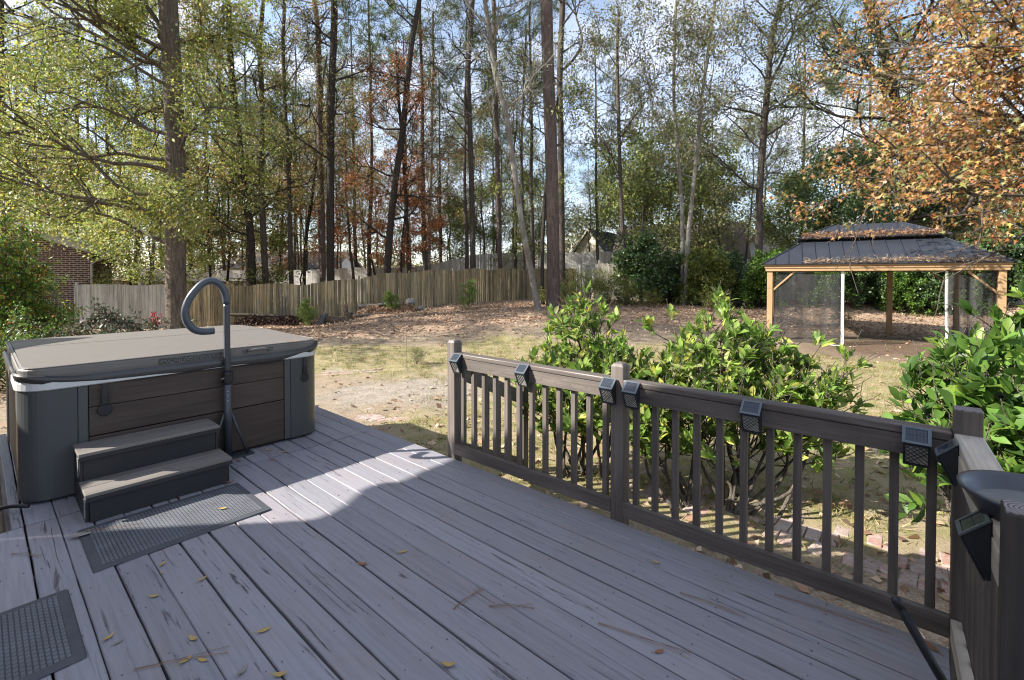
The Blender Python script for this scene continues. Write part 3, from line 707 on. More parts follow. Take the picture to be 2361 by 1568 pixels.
# ------------------------------------------------------------------ the house the deck belongs to (stands left of and behind the camera)
hs = thing('deck_house', 'brick house whose gable end shades the deck, standing beside the tub', 'house', (-6.0, 0, 0), math.atan2(.2, 1.55))
c = MB(); c.prism([(-5, -9, -.46), (-5, 2.44, -.46), (-5, 2.44, 3.6), (-5, 2.3, 4.92), (-5, -2.5, 9.0), (-5, -9, 4.2)], (4.9, 0, 0)); c.build('wall', M['brick'], hs)
c = MB(); c.prism([(-5.1, 2.32, 4.82), (-5.1, 2.34, 5.10), (-5.1, -2.5, 10.9), (-5.1, -9.3, 4.4), (-5.1, -9, 4.1), (-5.1, -2.5, 9.05)], (5.1, 0, 0)); rf = c.build('roof', M['shingle'], hs)
c = MB(); c.prism([(-.9, 2.445, -.46), (-.9, 4.6, -.46), (-.9, 4.6, 2.43), (-.9, 2.445, 2.45)], (.9, 0, 0)); c.build('mat_shade_block', M['brick'], hs)  # unseen block added beside the house to keep sun off the upper mat
c = MB(); c.prism([(-.18, (y - .085 * z) * .99, z + .21) for y, z in ((2.70, 3.13), (2.86, 3.22), (3.14, 3.28), (3.25, 3.34), (3.28, 3.47), (3.42, 3.53), (3.58, 3.64), (3.75, 3.74), (3.72, 3.82), (2.89, 4.69), (2.72, 4.90))], (.18, 0, 0)); c.build('eave_return', M['eave'], hs)

# ------------------------------------------------------------------ fences
rf_ = random.Random(5)
def polyl(pts, step):
    out = []; s = 0.0
    for i in range(len(pts) - 1):
        p, q = Vector(pts[i]), Vector(pts[i + 1]); L_ = (q - p).length; n = max(1, round(L_ / step))
        for k in range(n): out.append((p.lerp(q, (k + .5) / n), (q - p).normalized(), L_ / n, s + L_ * (k + .5) / n))
        s += L_
    return out, s
def fence(name, label, pts, h, m, scallop=0.0, sec=2.4, pick=.143, jit=.012, gap=.004, postm=None, posts=True, sink=.06):
    P = [Vector((x, y)) for x, y in pts]; base = Vector((P[0].x, P[0].y, float(gz(P[0].x, P[0].y))))
    t = thing(name, label, 'fence', base)
    ks, tot = polyl(P, pick); c = MB()
    zs = gz([k[0].x for k in ks], [k[0].y for k in ks]); zs = np.convolve(np.pad(zs, 12, 'edge'), np.ones(25) / 25, 'valid')
    for (p, d, w_, s), z in zip(ks, zs):
        ang = math.atan2(d.y, d.x); Mx = Matrix.Translation((p.x - base.x, p.y - base.y, z - base.z)) @ Matrix.Rotation(ang, 4, 'Z')
        u = (s % sec) / sec; top = h + scallop * math.sin(math.pi * u) + rf_.uniform(-jit, jit)
        off = rf_.uniform(-.004, .004); hw = w_ / 2 - gap
        c.box(-hw, hw, -.010 + off, .010 + off, -sink, top, Mx)
    c.build('picket_panel', m, t)
    if posts:
        n = int(tot / sec)
        for i in range(n + 1):
            s0 = i * sec; j = min(range(len(ks)), key=lambda q: abs(ks[q][3] - s0)); p, d, _, _ = ks[j]
            o = Vector((-d.y, d.x)) * .06
            c = MB(); c.box(-.045, .045, -.045, .045, -.1, h + .16 + rf_.uniform(-.03, .03)); c.build('post', postm or m, t, (p.x + o.x - base.x, p.y + o.y - base.y, zs[j] - base.z), math.atan2(d.y, d.x))
    return t
fence('wooden_fence', 'brown scalloped picket fence running behind the log piles', [(-14.2, 20.4), (-9.45, 21.3), (-4.64, 22.9), (-2.7, 24.3), (.5, 27.5), (4.0, 29.3)], 1.70, M['fence'], .12, 2.4, .143, .014, .008)
fence('wooden_fence', 'pale grey picket fence between the brick house and the thick oak trunk', [(-18.0, 19.3), (-14.3, 19.95)], 1.80, M['fence_grey'], .05)
fence('wooden_fence', 'weathered dark picket fence behind the gazebo and the evergreen shrubs', [(4.3, 23.6), (7.5, 22.8), (13, 21.4), (20.7, 19.8), (27, 18.5)], 1.80, M['fence_right'], .04)
fence('wooden_fence', 'sunlit grey far fence seen above the scalloped fence', [(-30, 37), (-19, 37), (-10.5, 35), (-4.5, 36.5), (1, 37), (7.5, 34.5)], 2.5, M['fence_far'], .06, 2.4, .2, .02, .006, None, False)
fence('wooden_fence', 'short pale grey fence panel beside the cream house and the tall pine', [(4.0, 29.4), (5.2, 26.6), (6.6, 25.6)], 2.0, M['fence_far'], .0, 2.4, .15, .02, .006, None, False)
p_ = at(1500, 690, 23.0)
fence('fence_panel', 'orange brown new wood fence panel between dark shrubs', [(p_.x - .1, 22.75), (p_.x + .75, 22.6)], 1.95, M['fence_new'], 0, 2.4, .15, .02, .004, None, False)
fence('wooden_fence', 'dark low fence behind the thick oak trunk, left of the woods', [(-23, 27), (-13.5, 26.5)], 1.75, M['fence'], 0, 2.4, .15, .02, .004, None, False)

# ------------------------------------------------------------------ houses
def gable_house(name, label, loc, rotz, Wd, D, H, RH, wm, rm, ov=.4, wins=(), extra=None, arched=False):
    t = thing(name, label, 'house', loc, rotz)
    c = MB(); c.prism([(-Wd / 2, 0, -.6), (Wd / 2, 0, -.6), (Wd / 2, 0, H), (0, 0, H + RH), (-Wd / 2, 0, H)], (0, D, 0)); c.build('wall', wm, t)
    c = MB(); k = RH / (Wd / 2); e = Wd / 2 + ov
    for s in (-1, 1): c.prism([(0, -ov, H + RH + .02), (s * e, -ov, H - k * ov + .02), (s * e, -ov, H - k * ov + .16), (0, -ov, H + RH + .18)], (0, D + 2 * ov, 0))
    c.build('roof', rm, t)
    c = MB()
    for s in (-1, 1): c.prism([(0, -ov - .04, H + RH - .06), (s * (e + .02), -ov - .04, H - k * ov - .06), (s * (e + .02), -ov - .04, H - k * ov + .14), (0, -ov - .04, H + RH + .16)], (0, .038, 0))
    c.build('barge_board', M['eave'], t)
    for x0, x1, z0, z1 in wins:
        c = MB(); xm = (x0 + x1) / 2; r = (x1 - x0) / 2 + .09
        if arched:
            c.prism([(x0 - .09, -.05, z0 - .09), (x1 + .09, -.05, z0 - .09)] + [(xm + r * math.cos(q), -.05, z1 + r * 1.3 * math.sin(q)) for q in np.linspace(0, math.pi, 11)], (0, .048, 0))
        else: c.box(x0 - .09, x1 + .09, -.05, -.002, z0 - .09, z1 + .09)
        wf = c.build('window', M['whitew'], t)
        c = MB(); r -= .09
        if arched: c.prism([(x0, -.07, z0), (x1, -.07, z0)] + [(xm + r * math.cos(q), -.07, z1 + r * 1.3 * math.sin(q)) for q in np.linspace(0, math.pi, 11)], (0, .018, 0))
        else: c.box(x0, xm - .02, -.07, -.052, z0, z1); c.box(xm + .02, x1, -.07, -.052, z0, z1)
        c.build('pane', M['glass'], wf)
    return t
# near brick house behind the nandina
xr_, Yh = at(213, 650, 22.5).x, 22.5
bh = thing('brick_house', 'brown brick house with a low gable roof behind the nandina bushes', 'house', (xr_, Yh, -.6), R(30))
zE = at(213, 578, Yh).z + .6; zP = at(119, 541, Yh).z + .6; xP = at(60, 528, Yh).x - xr_; slope = (zP - zE) / (at(119, 0, Yh).x - xr_) * .8
wl = -7.0
c = MB(); c.prism([(2 * wl, 0, -.3), (0, 0, -.3), (0, 0, zE), (wl, 0, zE + slope * wl)], (0, 4, 0)); c.build('wall', M['brick'], bh)
c = MB(); c.prism([(wl, -.35, zE + slope * wl + .03), (.75, -.35, zE + slope * .75 + .03), (.75, -.35, zE + slope * .75 + .20), (wl, -.35, zE + slope * wl + .2)], (0, 4.6, 0)); c.build('roof', M['shingle'], bh)
c = MB(); c.prism([(wl, -.40, zE + slope * wl - .14), (.78, -.40, zE + slope * .78 - .10), (.78, -.40, zE + slope * .78 + .18), (wl, -.40, zE + slope * wl + .18)], (0, .045, 0)); c.build('barge_board', M['eave'], bh)
c = MB(); c.box(.76, .88, -.4, 4.2, zE + slope * .76 - .02, zE + slope * .76 + .12); gt = c.build('gutter', M['eave'], bh, bevel=.01)
c = MB(); c.tube(smoothpath([(.8, .05, zE + slope * .8), (.75, .02, zE - .22), (.3, -.02, zE - .42), (.02, -.06, zE - .62), (0.0, -.07, zE - 1.0), (0, -.07, .1)], 4), .055, 8); c.build('downspout', M['eave'], bh, smooth=True)

p = at(1358, 606, 44); gable_house('cream_house', 'cream house with a steep gable and pointed windows beyond the tall pine', (p.x, 44, float(gz(p.x, 44)) - .2), R(-34), 4.1, 7, 2.4, 2.8, M['cream'], M['shingle_dark'], .35, ((-1.25, -.65, .9, 1.6), (.45, 1.05, .9, 1.6)), None, True)
p = at(1700, 590, 38); gable_house('white_house', 'long white house with a brown roof glimpsed through the trees', (p.x, 38, float(gz(p.x, 38)) + .3), R(90 - 20), 7, 9, 2.1, 2.6, M['whitew'], M['shingle_brown'], .5)
p = at(1772, 590, 36); gable_house('white_house', 'white gabled house front behind the trees left of the gazebo roof', (p.x, 36, float(gz(p.x, 36)) + .4), R(-30), 3.6, 5, 2.6, 2.0, M['whitew'], M['shingle_brown'], .4, ((-.5, .5, 1.2, 2.3),))
p = at(800, 610, 60); gable_house('pale_house', 'far pale house with a grey roof behind the russet leaves', (p.x, 60, float(gz(p.x, 60))), R(88), 9, 13, 2.4, 2.0, M['whitew'], M['shingle'], .5)
p = at(690, 600, 52); gable_house('white_shed', 'small white gabled shed far behind the wood left of the red brick house', (p.x, 52, float(gz(p.x, 52))), R(15), 3.4, 5, 1.9, 1.5, M['whitew'], M['shingle'], .3, ((-.4, .4, .8, 1.6),))
p = at(2262, 560, 40); gable_house('pink_house', 'pinkish brick house glimpsed behind the right end of the gazebo', (p.x, 40, float(gz(p.x, 40))), R(-6), 6.5, 8, 4.2, 2.2, M['redbrick'], M['shingle_brown'], .4, ((-1.4, -.5, 1.4, 2.8), (.5, 1.4, 1.4, 2.8)))

# utility boxes and power lines
p = at(1383, 680, 22.5)
t = thing('utility_box', 'small beige utility box in the shrubs by the pale fence', 'utility box', (p.x, 22.5, float(gz(p.x, 22.5))))
c = MB(); c.box(-.35, .35, -.3, .3, 0, .62); c.build('case', M['cream'], t, bevel=.02); c = MB(); c.box(-.39, .39, -.34, .34, .622, .68); c.build('lid', M['eave'], t, bevel=.02)
for i, (z, y, lab) in enumerate(((9.6, 54, 'topmost thin white power line crossing behind the trees'), (9.1, 54.5, 'second thin white power line just under the topmost one'), (7.6, 55, 'thin power line hanging midway between the upper pair and the lowest'), (5.6, 55.5, 'lowest thin power line crossing in front of the far houses'))):
    pts = [(x, y + .12 * x, z - 1.5 + .10 * (x - 8) * .55 + .0016 * (x - 8) ** 2) for x in np.linspace(-28, 48, 24)]
    tag(MB().tube(pts, .022, 5).build('power_line', M['web'], smooth=True), lab, 'power line', 'power lines behind the trees')

# ------------------------------------------------------------------ gazebo
PHI = R(-30); FL = Vector((8.1, 14.75, 0)); GL, GW = 5.25, 3.6
gcx = FL + Vector((math.cos(PHI), math.sin(PHI), 0)) * GL / 2 + Vector((-math.sin(PHI), math.cos(PHI), 0)) * GW / 2
gzb = float(gz(FL.x, FL.y)); gaz = thing('gazebo', 'tan framed gazebo with a two tier black metal roof and dark insect netting', 'gazebo', (gcx.x, gcx.y, gzb), PHI)
TOP = 1.76 - gzb
for x, y in ((-GL / 2, -GW / 2), (GL / 2, -GW / 2), (-GL / 2, GW / 2), (GL / 2, GW / 2), (.9, GW / 2)):
    q = PHI; wx = gcx.x + x * math.cos(q) - y * math.sin(q); wy = gcx.y + x * math.sin(q) + y * math.cos(q)
    c = MB(); c.box(-.075, .075, -.075, .075, float(gz(wx, wy)) - gzb - .05, TOP - .005); pst = c.build('post', M['tan'], gaz, (x, y, 0), 0, bevel=.008)
    c = MB(); z_ = float(gz(wx, wy)) - gzb; c.box(-.11, .11, -.11, .11, z_ - .04, z_ + .03); c.build('foot_plate', M['tan'], pst, bevel=.006)
for x, sx in ((-GL / 2, 1), (GL / 2, -1)):
    for y in (-GW / 2, GW / 2):
        c = MB(); c.beam((x + sx * .06, y, TOP - .62), (x + sx * .66, y, TOP - .02), .05, .09, (0, 1, 0)); c.build('brace', M['tan'], gaz, bevel=.005)
c = MB()
hx, hy = GL / 2 + .12, GW / 2 + .12
for z0, z1, k in ((0, .085, .0), (.088, .15, .025), (.153, .205, .05)):
    for s in (-1, 1): c.box(-hx - k, hx + k, *sorted((s * (hy + k), s * (hy - .10))), TOP + z0, TOP + z1)
    for s in (-1, 1): c.box(*sorted((s * (hx + k), s * (hx - .10))), -hy + .102, hy - .102, TOP + z0, TOP + z1)
c.build('eave_beam', M['tan'], gaz)
def hip(mb_, x0, y0, z0, x1, y1, z1, th=.02):
    A = [Vector((sx * x0, sy * y0, z0)) for sx, sy in ((-1, -1), (1, -1), (1, 1), (-1, 1))]; B = [Vector((sx * x1, sy * y1, z1)) for sx, sy in ((-1, -1), (1, -1), (1, 1), (-1, 1))]
    for i in range(4):
        j = (i + 1) % 4; n = (A[j] - A[i]).cross(B[i] - A[i]).normalized() * th
        mb_.prism([A[i], A[j], B[j], B[i]], -n)
    for i in range(4): mb_.tube([A[i] + Vector((0, 0, .012)), B[i] + Vector((0, 0, .012))], .022, 6)
    def seams(i, p0, p1, q0, q1, step):
        d = p1 - p0; L_ = d.length; n = int(L_ / step)
        for k in range(1, n):
            s = p0 + d * (k / n); u = d.normalized(); tq0 = (q0 - p0).dot(u) / L_; tq1 = (q1 - p0).dot(u) / L_; f = k / n
            if f < tq0: m_ = f / max(tq0, 1e-6)
            elif f > tq1: m_ = (1 - f) / max(1 - tq1, 1e-6)
            else: m_ = 1
            up = ((q0 + q1) / 2 - (p0 + p1) / 2); perp = up - u * up.dot(u)
            e = s + perp * m_; nn = d.cross(perp).normalized()
            if (e - s).length > .1: mb_.beam(s + nn * .010, e + nn * .010, .018, .030, nn)
    for i in range(4):
        j = (i + 1) % 4; seams(i, A[i], A[j], B[i], B[j], .34)
rz0 = TOP + .207
c = MB(); hip(c, hx + .10, hy + .10, rz0, 1.62, .62, rz0 + .80); c.build('lower_roof', M['roofm'], gaz)
c = MB(); hip(c, 1.86, .86, rz0 + .84, .85, .04, rz0 + 1.30); c.box(-1.60, 1.60, -.60, .60, rz0 + .79, rz0 + .86); c.build('upper_roof', M['roofm'], gaz)
def curtain(name, pts, z0f, amp, seed, hem=True):
    n = len(pts); rr = random.Random(seed); NXc, NZ = 60, 14; vs = []
    for i in range(NXc + 1):
        s = i / NXc * (n - 1); k = min(int(s), n - 2); q = Vector(pts[k]).lerp(Vector(pts[k + 1]), s - k); dd_ = (Vector(pts[k + 1]) - Vector(pts[k])).normalized(); nn = Vector((-dd_.y, dd_.x))
        for j in range(NZ + 1):
            f = j / NZ; w_ = amp * (.4 + .9 * f) * (math.sin(s * 9 + seed) * .6 + math.sin(s * 23 + 2 * seed + f) * .35 + mnoise.noise((s * 3, f * 1.5, seed)) * .8)
            z = (TOP - .02 - .03 * abs(math.sin(s * 3.1))) * (1 - f) + z0f(q) * f
            vs.append(Vector((q.x + nn.x * w_, q.y + nn.y * w_ - .22 * max(0, f - .6) * (1 if hem else 0), z)))
    H_ = NZ + 1
    c = MB(); c.add(vs, [(i * H_ + j, (i + 1) * H_ + j, (i + 1) * H_ + j + 1, i * H_ + j + 1) for i in range(NXc) for j in range(NZ)])
    o = c.build('net_curtain', M['net'], gaz, smooth=True)
    return o, vs, H_
yf = -GW / 2 - .02
o1, vs1, H1 = curtain('net', [(-GL / 2 + .09, yf), (-.75, yf)], lambda q: -.03, .06, 1.3)
c = MB(); ed = vs1[-H1:]; c.loft([[p + Vector((-.035, -.006, 0)), p + Vector((.035, -.006, 0)), p + Vector((.035, .006, 0)), p + Vector((-.035, .006, 0))] for p in ed]); c.build('hem', M['web'], o1)
bt = vs1[H1 - 1::H1]; c = MB(); c.loft([[p + Vector((0, -.07, -.0)), p + Vector((0, .07, -.0)), p + Vector((0, .07, .012)), p + Vector((0, -.07, .012))] for p in bt]); c.build('hem', M['web'], o1)
o2, vs2, H2 = curtain('net', [(1.55, yf), (GL / 2 - .09, yf)], lambda q: .02, .14, 4.1)
c = MB(); ed = vs2[:H2]; c.loft([[p + Vector((-.032, -.006, 0)), p + Vector((.032, -.006, 0)), p + Vector((.032, .006, 0)), p + Vector((-.032, .006, 0))] for p in ed]); c.build('hem', M['web'], o2)
curtain('net', [(-GL / 2, -GW / 2 + .1), (-GL / 2, GW / 2 - .1)], lambda q: -.02, .07, 2.2, False)
curtain('net', [(GL / 2, -GW / 2 + .1), (GL / 2, GW / 2 - .1)], lambda q: -.02, .08, 3.2, False)
# ------------------------------------------------------------------ vegetation builders
def unit(v): return v / (np.linalg.norm(v, axis=-1, keepdims=True) + 1e-9)
DIAMOND = (np.array([(0, 0, 0), (.42, .30, .05), (1, 0, -.08), (.42, -.30, .05)]), [np.array([[0, 3, 2, 1]])])
OVAL = (np.array([(0, 0, 0), (.28, .20, .045), (.30, 0, -.01), (.28, -.20, .045), (.68, .19, .03), (.70, 0, -.045), (.68, -.19, .03), (1.0, 0, -.12)]),
        [np.array([[0, 2, 1], [0, 3, 2], [4, 5, 7], [5, 6, 7]]), np.array([[1, 2, 5, 4], [2, 3, 6, 5]])])
NEEDLE = (np.array([(0, .5, 0), (0, -.5, 0), (1, 0, -.1)]), [np.array([[0, 1, 2]])])
LANCE = (np.array([(0, 0, 0), (.4, .14, .03), (1, 0, -.15), (.4, -.14, .03)]), [np.array([[0, 3, 2, 1]])])
_a = [(0, .03), (.14, .12), (.02, .40), (.30, .16), (.46, .58), (.54, .14), (1.05, 0)]
STAR = (np.array([(x, y, .05 - .25 * x * x) for x, y in _a] + [(x, -y, .05 - .25 * x * x) for x, y in _a[-2::-1]]), [np.arange(13)[::-1].reshape(1, 13)])
STAR[0][:, 2] += .22 * np.abs(STAR[0][:, 1])
def leaves(P, Dn, size, tpl, rng, var=.35, width=1.0):
    """P: n x 3 bases; Dn: n x 3 leaf directions"""
    n = len(P); tv, tf = tpl; D_ = unit(Dn); ref = unit(rng.normal(size=(n, 3)) * .6 + np.array([0, 0, 1.0]))
    S = unit(np.cross(ref, D_)); N_ = np.cross(D_, S); sz = size * rng.uniform(1 - var, 1 + var, (n, 1, 1))
    T = tv[None] * np.array([1, width, 1]); V_ = (T[..., 0:1] * D_[:, None] + T[..., 1:2] * S[:, None] + T[..., 2:3] * N_[:, None]) * sz + P[:, None]
    k = len(tv); off = (np.arange(n) * k)[:, None, None]
    return V_.reshape(-1, 3), [(f[None] + off).reshape(-1, f.shape[1]) for f in tf]
class Wood:
    def __init__(s): s.V = []; s.F = {}; s.n = 0
    def tube(s, P, r, n):
        P = np.asarray(P, float); k = len(P); r = np.broadcast_to(np.asarray(r, float), (k,))
        T = np.gradient(P, axis=0); T = unit(T); a = np.cross(T, np.array([.31, .77, .55])); a = unit(a); b = np.cross(T, a)
        an = np.arange(n) * 2 * np.pi / n
        V_ = P[:, None] + (a[:, None] * np.cos(an)[None, :, None] + b[:, None] * np.sin(an)[None, :, None]) * r[:, None, None]
        i = np.arange(k - 1)[:, None] * n; j = np.arange(n)[None]; q = np.stack([i + j, i + (j + 1) % n, i + n + (j + 1) % n, i + n + j], -1).reshape(-1, 4)
        s.F.setdefault(4, []).append(q + s.n); s.V.append(V_.reshape(-1, 3)); s.n += k * n
    def mesh(s, name): return mesh_np(name, np.concatenate(s.V), [np.concatenate(s.F[4])], True)
def grow(wd, A, rng, p, d, L_, r, lvl, S):
    n = max(3, int(L_ / S['seg'])); P = [np.array(p, float)]; d = np.array(d, float)
    for i in range(n):
        d = d + rng.normal(size=3) * S['wander'] + np.array([0, 0, S['lift'][min(lvl, len(S['lift']) - 1)]]); d /= np.linalg.norm(d); P.append(P[-1] + d * L_ / n)
    P = np.array(P); rad = r * np.linspace(1, .25, n + 1)
    wd.tube(P, np.maximum(rad, S['rmin']), (6, 5, 4, 3)[min(lvl, 3)])
    if lvl >= S['maxl']:
        m = S['anch']
        for t in np.linspace(.25, 1, m): A.append(np.concatenate([P[int(round(t * n))] + rng.normal(size=3) * .03, d]))
        return
    nk = S['kids'][lvl]
    for k in range(nk):
        t = rng.uniform(S.get('t0', .25), 1.0) if k else 1.0
        i = min(n - 1, int(t * n)); base = P[i] + (P[i + 1] - P[i]) * (t * n - i if t < 1 else 1.0)
        dd_ = unit(P[min(i + 1, n)] - P[max(i - 1, 0)]); rv = unit(np.cross(dd_, rng.normal(size=3))); an = rng.uniform(*S['ang'])
        nd_ = dd_ * math.cos(an) + rv * math.sin(an)
        grow(wd, A, rng, base, nd_, L_ * rng.uniform(*S['ratio']), max(S['rmin'], r * .5), lvl + 1, S)
def limbs(wd, A, rng, path, rad, t0, t1, n, Lf, S, elev=(.1, .6), az=None, rk=.4):
    path = np.asarray(path); cl = np.concatenate([[0], np.cumsum(np.linalg.norm(np.diff(path, axis=0), axis=1))]); tot = cl[-1]
    for k in range(n):
        t = t0 + (t1 - t0) * (k + rng.uniform(0, 1)) / n; s = t * tot; p = np.array([np.interp(s, cl, path[:, i]) for i in range(3)]); r0 = np.interp(s, cl, rad)
        a = rng.uniform(0, 2 * math.pi) if az is None else rng.uniform(*az); e = rng.uniform(*elev)
        grow(wd, A, rng, p, (math.cos(a) * math.cos(e), math.sin(a) * math.cos(e), math.sin(e)), Lf(t) * rng.uniform(.75, 1.2), r0 * rk, 0, S)
def scatter(A, rng, per, spread, droop):
    A = np.asarray(A); n = len(A); P = np.repeat(A[:, :3], per, 0) + rng.normal(size=(n * per, 3)) * spread; D_ = np.repeat(A[:, 3:], per, 0) + rng.normal(size=(n * per, 3)) * .9 + np.array([0, 0, -droop])
    return P, D_
def trunkpath(h, lean, rng, n=14, wob=.06):
    z = np.linspace(-.3, h, n); ox = np.cumsum(rng.normal(size=n)) * wob; oy = np.cumsum(rng.normal(size=n)) * wob
    return np.stack([lean[0] * z + ox - ox[0], lean[1] * z + oy - oy[0], z], 1)
def flare(rb, rt, n, fl=1.35):
    t = np.linspace(0, 1, n); r = rb + (rt - rb) * t ** .85; r[:1] *= fl; 
    if n > 8: r[1] *= 1.06
    return r
BR_S = dict(seg=.45, wander=.16, lift=(.03, .04, .0), kids=(5, 4), ratio=(.38, .6), ang=(.5, 1.05), maxl=2, anch=4, rmin=.007)
SPARSE_S = dict(seg=.5, wander=.13, lift=(.05, .05, .02), kids=(5, 4), ratio=(.4, .65), ang=(.4, .9), maxl=2, anch=4, rmin=.008)
PINE_S = dict(seg=.5, wander=.12, lift=(.03, .10), kids=(7,), ratio=(.25, .45), ang=(.5, 1.0), maxl=1, anch=3, rmin=.012, t0=.3)
M['lf_yellow'] = leafmat('leaves_yellow_green', [(.31, .35, .06), (.23, .31, .065), (.43, .41, .10), (.37, .29, .06), (.19, .26, .05), (.43, .43, .24), (.27, .34, .085), (.30, .32, .14)], .48)
M['lf_olive'] = leafmat('leaves_olive', [(0.143, 0.189, 0.052), (0.195, 0.234, 0.058), (0.111, 0.150, 0.046), (0.260, 0.247, 0.078)], .35)
M['lf_sage'] = leafmat('leaves_grey_green', [(0.175, 0.206, 0.081), (0.225, 0.250, 0.106), (0.125, 0.163, 0.062), (0.300, 0.275, 0.125), (0.250, 0.200, 0.088)], .35)
M['lf_russet'] = leafmat('leaves_russet', [(0.450, 0.135, 0.045), (0.330, 0.105, 0.045), (0.510, 0.225, 0.090), (0.300, 0.165, 0.075), (0.240, 0.195, 0.075)], .4)
M['lf_mixed'] = leafmat('leaves_autumn_mixed', [(0.322, 0.287, 0.069), (0.207, 0.230, 0.057), (0.414, 0.253, 0.092), (0.345, 0.161, 0.081), (0.161, 0.196, 0.057), (0.391, 0.345, 0.184)], .4)
M['lf_orange'] = leafmat('leaves_orange', [(.45, .20, .06), (.42, .24, .10), (.36, .15, .05), (.47, .30, .13), (.44, .32, .08), (.36, .20, .10), (.24, .24, .07), (.33, .13, .05), (.19, .21, .06), (.40, .29, .15)], .4)
M['lf_dark'] = leafmat('leaves_evergreen', [(0.060, 0.111, 0.037), (0.085, 0.145, 0.048), (0.048, 0.085, 0.037), (0.128, 0.187, 0.051)], .2, .35, .5)
M['lf_bright'] = leafmat('leaves_glossy_green', [(.20, .33, .055), (.26, .40, .07), (.15, .26, .05), (.33, .44, .085), (.11, .19, .045), (.22, .34, .065), (.28, .40, .09), (.17, .28, .05), (.13, .22, .05), (.46, .45, .09), (.24, .27, .09), (.36, .40, .14)], .5, .46, .3)
M['lf_deep'] = leafmat('leaves_deep_green', [(0.094, 0.187, 0.033), (0.132, 0.242, 0.044), (0.066, 0.132, 0.031), (0.198, 0.308, 0.050)], .42, .42, .35)
M['lf_lime'] = leafmat('leaves_lime', [(0.250, 0.300, 0.050), (0.188, 0.237, 0.050), (0.300, 0.275, 0.075), (0.150, 0.188, 0.050)], .4)
M['lf_fern'] = leafmat('leaves_nandina', [(0.085, 0.187, 0.034), (0.136, 0.289, 0.034), (0.272, 0.374, 0.034), (0.068, 0.136, 0.051), (0.340, 0.170, 0.034)], .35, .45)
M['lf_nand'] = leafmat('leaves_nandina_dark', [(.07, .09, .045), (.05, .07, .035), (.13, .065, .045), (.10, .11, .05), (.08, .10, .06)], .25, .5, .25)
M['needle'] = leafmat('pine_needles', [(0.093, 0.136, 0.051), (0.128, 0.170, 0.060), (0.170, 0.204, 0.068), (0.076, 0.111, 0.051)], .3, .5)
M['needle_lt'] = leafmat('pine_seedling_needles', [(0.182, 0.260, 0.052), (0.247, 0.312, 0.078), (0.130, 0.195, 0.052)], .35, .5)
M['berry'] = plain('red_berries', (.42, .02, .02), .3)
M['dry'] = leafmat('dry_leaves', [(.42, .27, .17), (.32, .19, .12), (.52, .37, .25), (.21, .13, .085), (.58, .45, .32), (.37, .22, .13), (.46, .33, .22)], .15, .7, .2)
M['straw'] = leafmat('pine_straw', [(0.308, 0.168, 0.098), (0.420, 0.252, 0.140), (0.210, 0.126, 0.077)], .1, .7, .2)
M['blade'] = leafmat('grass_blades', [(.24, .24, .07), (.17, .19, .05), (.38, .33, .16), (.13, .17, .04), (.44, .37, .20)], .4, .6, .2)

def tree_obj(name, label, loc, wood_me, bark_m, leaf_me, leaf_m, group=None, rotz=0, sc=1.0, cat='tree'):
    t = thing(name, label, cat, loc, rotz, group); t.scale = (sc,) * 3 if not hasattr(sc, '__len__') else sc
    link('trunk', wood_me, None, t); 
    if not wood_me.materials: wood_me.materials.append(bark_m)
    if leaf_me is not None:
        if not leaf_me.materials: leaf_me.materials.append(leaf_m)
        o = link('crown', leaf_me, None, t)
        if leaf_me.materials[0] != leaf_m: o.material_slots[0].link = 'OBJECT'; o.material_slots[0].material = leaf_m
    return t
def crown(A, rng, per, spread, size, tpl=DIAMOND, droop=.4, var=.4, width=1.0, name='crown'):
    P, D_ = scatter(A, rng, per, spread, droop); v, f = leaves(P, D_, size, tpl, rng, var, width); return mesh_np(name, v, f)

# traced feature trees: (px,py) points from the ground up, a depth, radii in metres
def traced(name, label, pts, Y, rb, rt, H, bark_m, leaf_m, spec, seed, forks=(), base_y=None, tip=.35, group=None):
    rng = np.random.default_rng(seed); x0 = at(pts[0][0], pts[0][1], Y).x; z0 = float(gz(x0, Y)); base = np.array([x0, Y, z0])
    W3 = [np.array([0, 0, -.25])]
    for px, py in pts[1:]:
        q = np.array(at(px, py, Y)) - base; q[1] = rng.normal() * .12; W3.append(q)
    d = W3[-1] - W3[-2]; d /= np.linalg.norm(d)
    while W3[-1][2] < H: d = unit(d + rng.normal(size=3) * .05 + np.array([0, 0, .12])); W3.append(W3[-1] + d * 1.6)
    P = np.array([np.array(p) for p in smoothpath([tuple(p) for p in W3], 4)]); n = len(P)
    rad = flare(rb, rt, n); wd = Wood(); A = []
    wd.tube(P, rad, 14)
    for fk in forks:      # (t along trunk, direction xyz, length, radius factor)
        i = int(fk[0] * (n - 1)); grow(wd, A, rng, P[i], unit(np.array(fk[1], float)), fk[2], rad[i] * fk[3], 0, dict(spec['S'], kids=tuple(k + 2 for k in spec['S']['kids'])))
    for lim in spec['limbs']: limbs(wd, A, rng, P, rad, *lim['t'], lim['n'], lim['L'], dict(spec['S'], **lim.get('S', {})), lim.get('elev', (.1, .6)), lim.get('az'), lim.get('rk', .38))
    cm2 = crown(A, rng, spec['per'], spec['spread'], spec['size'], spec.get('tpl', DIAMOND), spec.get('droop', .4), .4, spec.get('width', 1.0)) if spec['per'] else None
    return tree_obj(name, label, tuple(base), wd.mesh('trunk'), bark_m, cm2, leaf_m, group)
const = lambda v: (lambda t: v)
SP_OAK = dict(S=dict(BR_S, kids=(6, 5), anch=4), per=8, spread=.20, size=.115, limbs=[dict(t=(.10, .95), n=22, L=lambda t: 4.2 - 1.5 * t, elev=(-.05, .55))])
